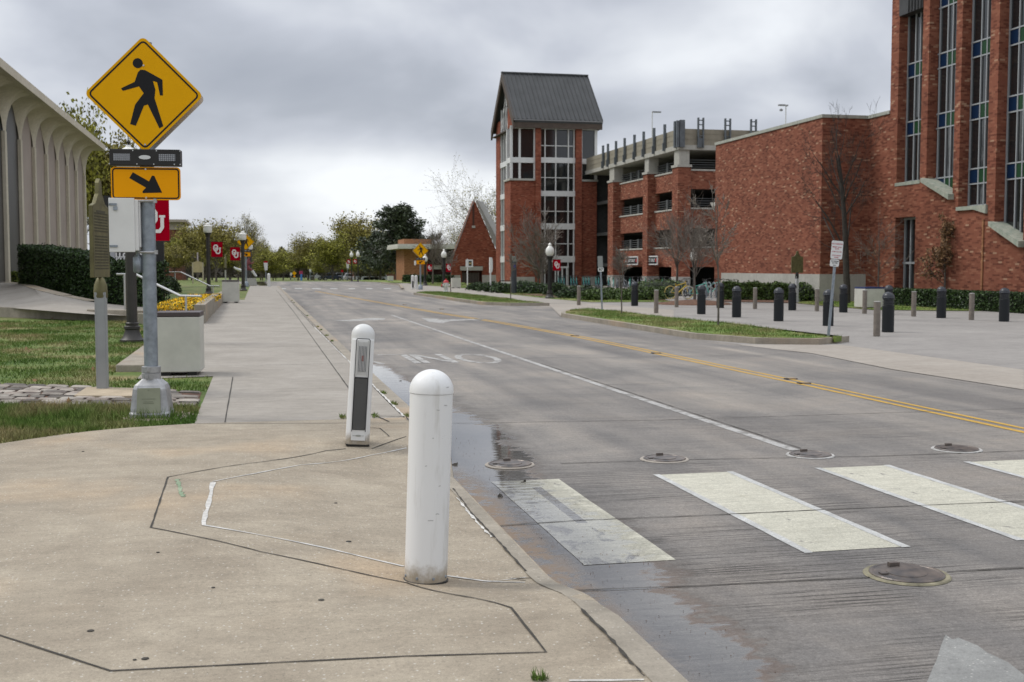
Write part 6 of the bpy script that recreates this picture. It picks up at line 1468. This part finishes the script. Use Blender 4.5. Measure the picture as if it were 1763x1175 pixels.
b = MB(); b.tube([(-.47, .05, 1.25), (-.97, .1, 1.42), (-1.12, .1, 1.55)], .115, 8, .07); b.tube([(.38, -.05, 1.26), (.64, -.05, .84), (.76, -.05, .78)], .115, 8, .07); b.build('trousers', WHITEM, r, True)
# --- fire hydrant
p = G(768, 503.3, 0); r = thing('fire_hydrant', 'white fire hydrant with red bonnet on the far grass island', 'fire hydrant', tuple(p))
b = MB(); b.lathe([(.2, 0), (.2, .05), (.13, .06), (.13, .5), (.17, .52), (.17, .58)], 16); b.tube([(-.24, 0, .42), (.24, 0, .42)], .07, 10); b.lathe([(.09, 0), (.09, .14)], 12, (0, -.2, .36)); b.build('barrel', WHITEM, r, True)
b = MB(); b.lathe([(.18, .58), (.16, .66), (.1, .74), (.05, .76), (.05, .82), (.02, .83)], 16); b.build('bonnet', mat('hydrant_red', (.42, .02, .02), .5), r, True)
for s in (-1, 1): b = MB(); b.tube([(s * .24, 0, .42), (s * .30, 0, .42)], .085, 8); b.build('nozzle_cap', mat('hydrant_red', (.4, .02, .02), .5), r)
# --- bus stop sign
p = G(804.8, 498.5, -.12); r = thing('bus_stop_sign', 'white framed sign on a thin white pole before the brick gable', 'sign', tuple(p))
hgt = ZH(805, 446, p.x, p.y) + .12
b = MB(); b.tube([(0, 0, 0), (0, 0, hgt)], .045, 8); b.build('pole', WHITEM, r)
b = MB(); b.box(-.13, -.05, hgt - .62, .42, .0, hgt - .06); b.build('frame', WHITEM, r)
b = MB(); b.box(.08, -.056, hgt - .52, .32, -.051, hgt - .16); fp = b.build('panel', SIGNK, r)
b = MB(); b.box(.1, -.06, hgt - .4, .30, -.057, hgt - .28); b.build('amber_strip', mat('amber_strip', (.35, .27, .12), .6), fp)
# --- white blade sign
p = G(844.5, 503, -.12); r = thing('blade_sign', 'tall slim white sign seen edge-on beside the tower', 'sign', tuple(p)); hgt = ZH(845, 443.5, p.x, p.y) + .12
b = MB(); b.tube([(0, 0, 0), (0, 0, hgt)], .055, 8); b.build('pole', WHITEM, r)
b = MB(); b.prism([(.0, hgt - 1.05), (.1, hgt - .95), (.13, hgt - .7), (.13, hgt - .25), (.08, hgt), (-.06, hgt), (-.06, hgt - 1.05)], -.15, .15, 'y'); b.build('blade', WHITEM, r)
# --- dark emergency pillar
p = G(885, 505.5, -.11); r = thing('emergency_pillar', 'tall dark cylindrical call pillar in front of the tower', 'pillar', tuple(p)); hgt = ZH(885, 441.5, p.x, p.y) + .11
b = MB(); b.lathe([(.17, 0), (.16, hgt - .35)], 20); b.build('shaft', mat('slate_paint', (.045, .052, .06), .45, .2, var=.15), r, True)
b = MB(); b.lathe([(.15, hgt - .35), (.155, hgt - .22), (.14, hgt - .2), (.14, hgt - .08), (.15, hgt - .07), (.13, hgt)], 20); b.build('light_cap', mat('grey_green_cap', (.16, .18, .15), .5), r, True)
b = MB(); b.box(-.05, -.18, hgt - .72, .05, -.16, hgt - .55); b.build('blue_label', mat('blue_label', (.04, .04, .2), .5), r)
# --- small signboard
p = G(863, 503, -.11); r = thing('yard_sign', 'small white banner sign with blue and red lettering in front of the tower', 'sign', tuple(p)); kk = dpt(p.x, p.y) / 2000
w_ = 18 * kk; zc_ = ZH(870, 491, p.x, p.y) + .11
b = MB(); b.tube([(-.1, 0, 0), (-.1, 0, zc_ + .28)], .04, 6); b.tube([(w_ + .05, 0, 0), (w_ + .05, 0, zc_ + .28)], .04, 6); b.tube([(-.1, 0, zc_ + .28), (w_ + .05, 0, zc_ + .28)], .03, 6); b.build('frame', BLACK, r)
b = MB(); b.box(0, -.03, zc_ - .22, w_, .0, zc_ + .22); b.build('panel', WHITEM, r)
b = MB(); text_mesh(b, 'LIND', .27, Matrix.Translation((w_ / 2 + .03, -.034, zc_ - .04)) @ FACE, 1., .012); b.build('lettering', mat('navy_print', (.012, .012, .06), .6), r)
b = MB(); b.box(0, -.035, zc_ - .22, w_, -.031, zc_ - .15); b.build('red_stripe', CRIM, r)
# --- small parking sign on the pavement edge
def post_sign(px, py, z, top, tilt, label, plates, rz=0., pm_=None, rad=.028):
    p = G(px, py, z); r = thing('parking_sign', label, 'sign', tuple(p), rot=(0, tilt, rz)); hgt = ZH(px, top, p.x, p.y) - z
    b = MB(); b.box(-rad, -rad * .6, 0, rad, rad * .6, hgt); b.build('post', pm_ or GALV, r)
    for nm, x0, x1, y0_, y1_, m_ in plates:
        kk = dpt(p.x, p.y) / 2000; cx = (px - px) ; b = MB(); zA = ZH(px, y0_, p.x, p.y) - z; zB = ZH(px, y1_, p.x, p.y) - z
        b.prism([(a + (x0 + x1) / 2 * kk, c + (zA + zB) / 2) for a, c in rrect((x1 - x0) * kk, zA - zB, .03)], -.03, -.024, 'y'); b.build(nm, m_, r)
    return r, dpt(p.x, p.y) / 2000
r, kk = post_sign(1036.6, 533.5, 0, 441, R(-2.5), 'small parking sign seen nearly edge-on at the left end of the grass island', [('plate', -5, 4, 441, 460.5, mat('grey_sign_back', (.25, .26, .25), .5, .4)), ('lower_plate', -5, 5, 461, 468, WHITEM)])
b = MB(); text_mesh(b, 'R7', .12, Matrix.Translation((0, -.032, ZH(1036, 464.5, r.location.x, r.location.y))) @ FACE, 1.1, .004); b.build('lettering', SIGNK, r)
PX, PY = 1426, 580.5; r, kk = post_sign(PX, PY, 0, 416, R(4.3), 'leaning parking sign with red lettering at the tip of the grass island', [('plate', -9.5, 11, 414.5, 446, WHITEM), ('lower_plate', -9.5, 6.5, 447, 459, WHITEM)], rz=R(-6))
zt_ = lambda py: ZH(PX, py, r.location.x, r.location.y)
b = MB()
for s, py, sz_ in (('NO PARKING', 420, .042), ('PERMIT ONLY', 425.5, .036), ('ZONE', 428.5, .034), ('8 AM TO 5 PM', 433.5, .036), ('TOW AWAY', 440, .038), ('ZONE', 443.5, .036)): text_mesh(b, s, sz_, Matrix.Translation((.008, -.032, zt_(py))) @ FACE, 1., .0012)
b.build('red_lettering', mat('red_ink', (.40, .05, .08), .6), r)
b = MB()
for s, py in (('NO PARKING', 450), ('ANY TIME', 453), ('TOW', 457)): text_mesh(b, s, .034, Matrix.Translation((-.02, -.032, zt_(py))) @ FACE, .9, .0012)
b.build('black_lettering', SIGNK, r)
# --- bicycles
def bicycle(p, label, fm, rz, tm=None, sc=1., rim=None):
    r = thing('bicycle', label, 'bicycle', p, rz, 'bicycles parked at the garage'); r.scale = (sc,) * 3; RW = .34; tyre = tm or SIGNK
    for x in (-.52, .52):
        b = MB(); pts = [(x + RW * math.cos(a * math.pi / 12), 0, RW + RW * math.sin(a * math.pi / 12)) for a in range(25)]; b.tube(pts, .024, 6); wv = b.build('wheel', tyre, r, True)
        b = MB()
        for a in range(12): b.tube([(x, 0, RW), (x + (RW - .02) * math.cos(a * math.pi / 6), 0, RW + (RW - .02) * math.sin(a * math.pi / 6))], .004, 3)
        b.tube([(x, -.05, RW), (x, .05, RW)], .025, 6); b.build('spokes', GALV, wv)
    b = MB(); bb = (-.08, 0, .30); seat = (-.22, 0, .82); head = (.36, 0, .84); h2 = (.40, 0, .70)
    for a, c, rr in ((bb, seat, .02), (bb, h2, .028), ((-.19, 0, .7), head, .022), ((-.52, 0, RW), bb, .014), ((-.52, 0, RW), (-.19, 0, .7), .012), ((.52, 0, RW), (.36, 0, .95), .02)): b.tube([a, c], rr, 6)
    b.build('frame', fm, r, True)
    b = MB(); b.add([(-.36, -.08, .9), (-.1, -.03, .89), (-.1, .03, .89), (-.36, .08, .9), (-.34, -.06, .85), (-.12, -.02, .86), (-.12, .02, .86), (-.34, .06, .85)], [(0, 1, 2, 3), (7, 6, 5, 4), (0, 4, 5, 1), (1, 5, 6, 2), (2, 6, 7, 3), (3, 7, 4, 0)]); b.tube([(-.22, 0, .8), (-.235, 0, .87)], .014, 6); b.build('saddle', BLACK, r)
    b = MB(); b.tube([(.28, -.26, 1.0), (.36, -.2, 1.02), (.35, 0, .98), (.36, .2, 1.02), (.28, .26, 1.0)], .015, 6); b.build('handlebar', BLACK, r, True)
    b = MB(); b.tube([(-.08, -.05, .30), (-.02, -.06, .14)], .012, 5); b.tube([(-.08, .05, .30), (-.14, .06, .46)], .012, 5); b.lathe([(.08, -.01), (.08, .01)], 12, (0, 0, 0)) if False else None; b.build('cranks', BLACK, r); return r
YB_ = mat('yellow_bike', (.62, .42, .04), .4); TB = mat('mint_bike', (.12, .48, .38), .4); GRB = mat('grey_bike', (.25, .26, .27), .4, .3); GT = mat('grey_tyre', (.42, .42, .41), .7)
p = G(1169, 514.8, -.12); bicycle(tuple(p), 'yellow bicycle with yellow tyres at the right end of the racks', YB_, R(8), mat('yellow_tyre', (.52, .40, .12), .6))
p = G(1203, 516.5, -.12); mb_ = bicycle(tuple(p), 'mint green bicycle with grey tyres right of the yellow one', TB, R(-4), GT)
for px, py, rz, lab in ((1228, 512, 20, 'mint bicycle behind the second black bollard, partly in the rack'), (1238, 511, 60, 'mint bicycle at the right end near the library wall')): dup(mb_, tuple(G(px, py, -.12)), lab, rz=R(rz))
gb = bicycle(tuple(G(1262, 515, -.12)), 'dark grey bicycle with drop bars before the library wall base', GRB, R(70))
dup(gb, tuple(G(1252, 514, -.12)), 'dark bicycle between the rack and the library wall hedge', rz=R(100))
dup(gb, tuple(G(1184, 511, -.12)), 'dark bicycle standing between the yellow and the mint one', rz=R(55))
dup(gb, tuple(G(1217, 511, -.12)), 'grey bicycle behind the mint green one', rz=R(75))
dup(gb, tuple(G(1176, 509.5, -.12)), 'grey bicycle behind the yellow one', rz=R(30))
random.seed(12); n_ = 0
TEALD = mat('teal_bike_dark', (.04, .22, .20), .5)
td_ = bicycle((0, 0, 0), 'teal bicycle', TEALD, 0)
for i in range(13):
    px = 962 + i * 7.2; q = (atY(px, 84), 84 + (i % 3) * .4, -.12); lab = 'black-barred teal hire bicycle in the tight row below the tower'
    o = td_ if i == 0 else dup(td_, q, lab, rz=R(80 + random.uniform(-6, 6))); o['label'] = lab; o.location = q; o.rotation_euler = (0, 0, R(80)); o['group'] = 'teal hire bicycles in a row'
for i in range(15):
    px = 1056 + i * 7; q = (atY(px, 76 - .4 * i * .3), 76 - .12 * i, -.12); src = mb_ if i % 4 == 0 else gb
    dup(src, q, 'mint hire bicycle in the crowded rack behind the shrubs' if src is mb_ else 'grey bicycle in the crowded rack behind the shrubs', rz=R(78 + random.uniform(-12, 12)), group='bicycles in the crowded rack')
def rack(px0, px1, py, label):
    a, c = G(px0, py, -.12), G(px1, py, -.12); r = thing('bike_rack', label, 'bicycle rack', tuple(a)); b = MB(); n = 7
    for i in range(n): q = (c - a) * (i / (n - 1)); pts = [(q.x, q.y + .5 * math.cos(t * math.pi / 8) * .6, .55 + .3 * math.sin(t * math.pi / 8)) for t in range(9)]; b.tube([(q.x, q.y + .3, 0)] + pts + [(q.x, q.y - .3, 0)], .025, 6)
    b.build('hoops', GALV, r)
rack(1212, 1262, 513, 'steel hoop bicycle rack near the library wall')
# --- cars far away
def car(px, Y, z, label, bm, van=False, rz=0., sc=1.):
    X = atY(px, Y); r = thing('parked_car', label, 'van' if van else 'car', (X, Y, z), rz); r.scale = (sc,) * 3; L_ = 2.3; H1, H2 = (.95, 1.95) if van else (.9, 1.5)
    b = MB(); b.prism([(-L_, .3), (L_, .3), (L_, .75), (L_ * .93, H1 - .02), (L_ * .5, H1 + .03), (-L_ * .95, H1 + .03), (-L_, .8)], -.88, .88, 'y'); b.build('body', bm, r, bevel=.06)
    b = MB(); rf = .62 if van else .1; b.prism([(-L_ * .93, H1 + .03), (L_ * .52, H1 + .03), (L_ * (rf - .1 if van else .18), H2), (-L_ * .78, H2)], -.78, .78, 'y'); b.build('cabin', bm, r, bevel=.05)
    b = MB(); b.prism([(-L_ * .84, H1 + .1), (L_ * .44, H1 + .1), (L_ * (.42 if van else .16), H2 - .12), (-L_ * .74, H2 - .12)], -.80, .80, 'y'); b.build('window', GLASS, r)
    for x in (-1.4, 1.4):
        b = MB(); b.M = Matrix.Translation((x, -.92, .33)) @ Matrix.Rotation(R(-90), 4, 'X'); b.lathe([(.33, 0), (.33, .2), (.33, 1.84)], 18); wv = b.build('wheel', SIGNK, r); b = MB(); b.M = Matrix.Translation((x, -.94, .33)) @ Matrix.Rotation(R(-90), 4, 'X'); b.lathe([(.19, 0), (.2, .02)], 12); b.build('rim', STEEL, wv)
    b = MB(); b.box(L_ - .02, -.8, .6, L_ + .02, -.5, .75); b.build('headlight', WHITEM, r); return r
WC = mat('white_car_paint', (.6, .62, .66), .25, 0, .6); BC_ = mat('navy_car_paint', (.03, .04, .07), .25); SC_ = mat('silver_car_paint', (.35, .36, .40), .3, .4)
car(572, 232, -1.2, 'dark blue car under the budding trees near the blue pillar', BC_); car(562, 240, -1.2, 'silver white SUV behind the dark blue car', WC, True); car(594, 238, -1.2, 'silver car right of the dark blue car', SC_); car(548, 246, -1.2, 'white car at the left end of the parked row', WC)
car(630, 212, -1.2, 'pale van parked left of the dark evergreen', WC, True); car(646, 212, -1.2, 'white car nose beside the tiny cream box', WC, rz=R(180)); car(612, 222, -1.2, 'white car behind the far lamp posts', WC)
# --- far small signs
def mini(px, Y, top, label, make, z=-.15, name='sign', cat='sign', k=.38):
    X = atY(px, Y); r = thing(name, label, cat, (X, Y, z)); h = (ZH(px, top, X, Y) - z) / k; r.scale = (k, k, k); b = MB(); b.tube([(0, 0, 0), (0, 0, h)], .12, 6); b.build('pole', GALV, r); make(r, h); return r
def dia(r, h): b = MB(); b.prism([(0, h), (.75, h - .75), (0, h - 1.5), (-.75, h - .75)], -.15, -.13, 'y'); b.build('diamond_plate', SIGNY, r); b = MB(); b.box(-.35, -.15, h - 2.1, .35, -.13, h - 1.6); b.build('lower_plate', MATS['sign_amber'], r)
mini(506.5, 150, 467, 'tiny far yellow diamond sign under the avenue trees', dia, -.4, 'crossing_sign', 'crossing sign')
def pin(r, h):
    b = MB(); b.box(-.33, -.14, 0, .33, .14, h - 1.0); b.build('blue_wrap', mat('sky_blue_print', (.05, .18, .45), .6), r); b = MB(); b.box(-.7, -.12, h - 1.0, .5, .12, h); b.build('crimson_top', mat('rose_print', (.30, .03, .09), .6), r)
mini(518.5, 148, 467, 'far blue column with rose coloured top', pin, -.3, 'advert_column', 'advertising column')
def wht(r, h): b = MB(); b.box(-.35, -.14, h - .95, .35, -.12, h); b.build('plate', WHITEM, r)
def ban(r, h):
    b = MB(); b.prism([(-.55, h - .1), (.55, h - .1), (.42, h - 2.3), (-.3, h - 2.3)], -.14, -.12, 'y'); b.build('banner', WHITEM, r); b = MB(); b.box(-.5, -.15, h - .35, .5, -.12, h + .1); b.build('crimson_top', CRIM, r)
mini(598.5, 155, 451, 'far white hanging banner with crimson top right of the parked cars', ban, -.4, 'banner_post', 'banner')
mini(534, 160, 464, 'far white sign left of the parked cars', wht, -.8); mini(501, 158, 470, 'far small white sign left of the yellow diamond', wht, -.8)
mini(589, 145, 465, 'far thin post with small crimson round plate', lambda r, h: (lambda b: (b.box(-.35, -.14, h - .75, .35, -.12, h), b.build('plate', CRIM, r)))(MB()), -.15)
mini(457.5, 118, 450.5, 'white tapered banner post behind the lone white bollard', ban, 0., 'banner_post', 'banner')
# small white feature on the far verge
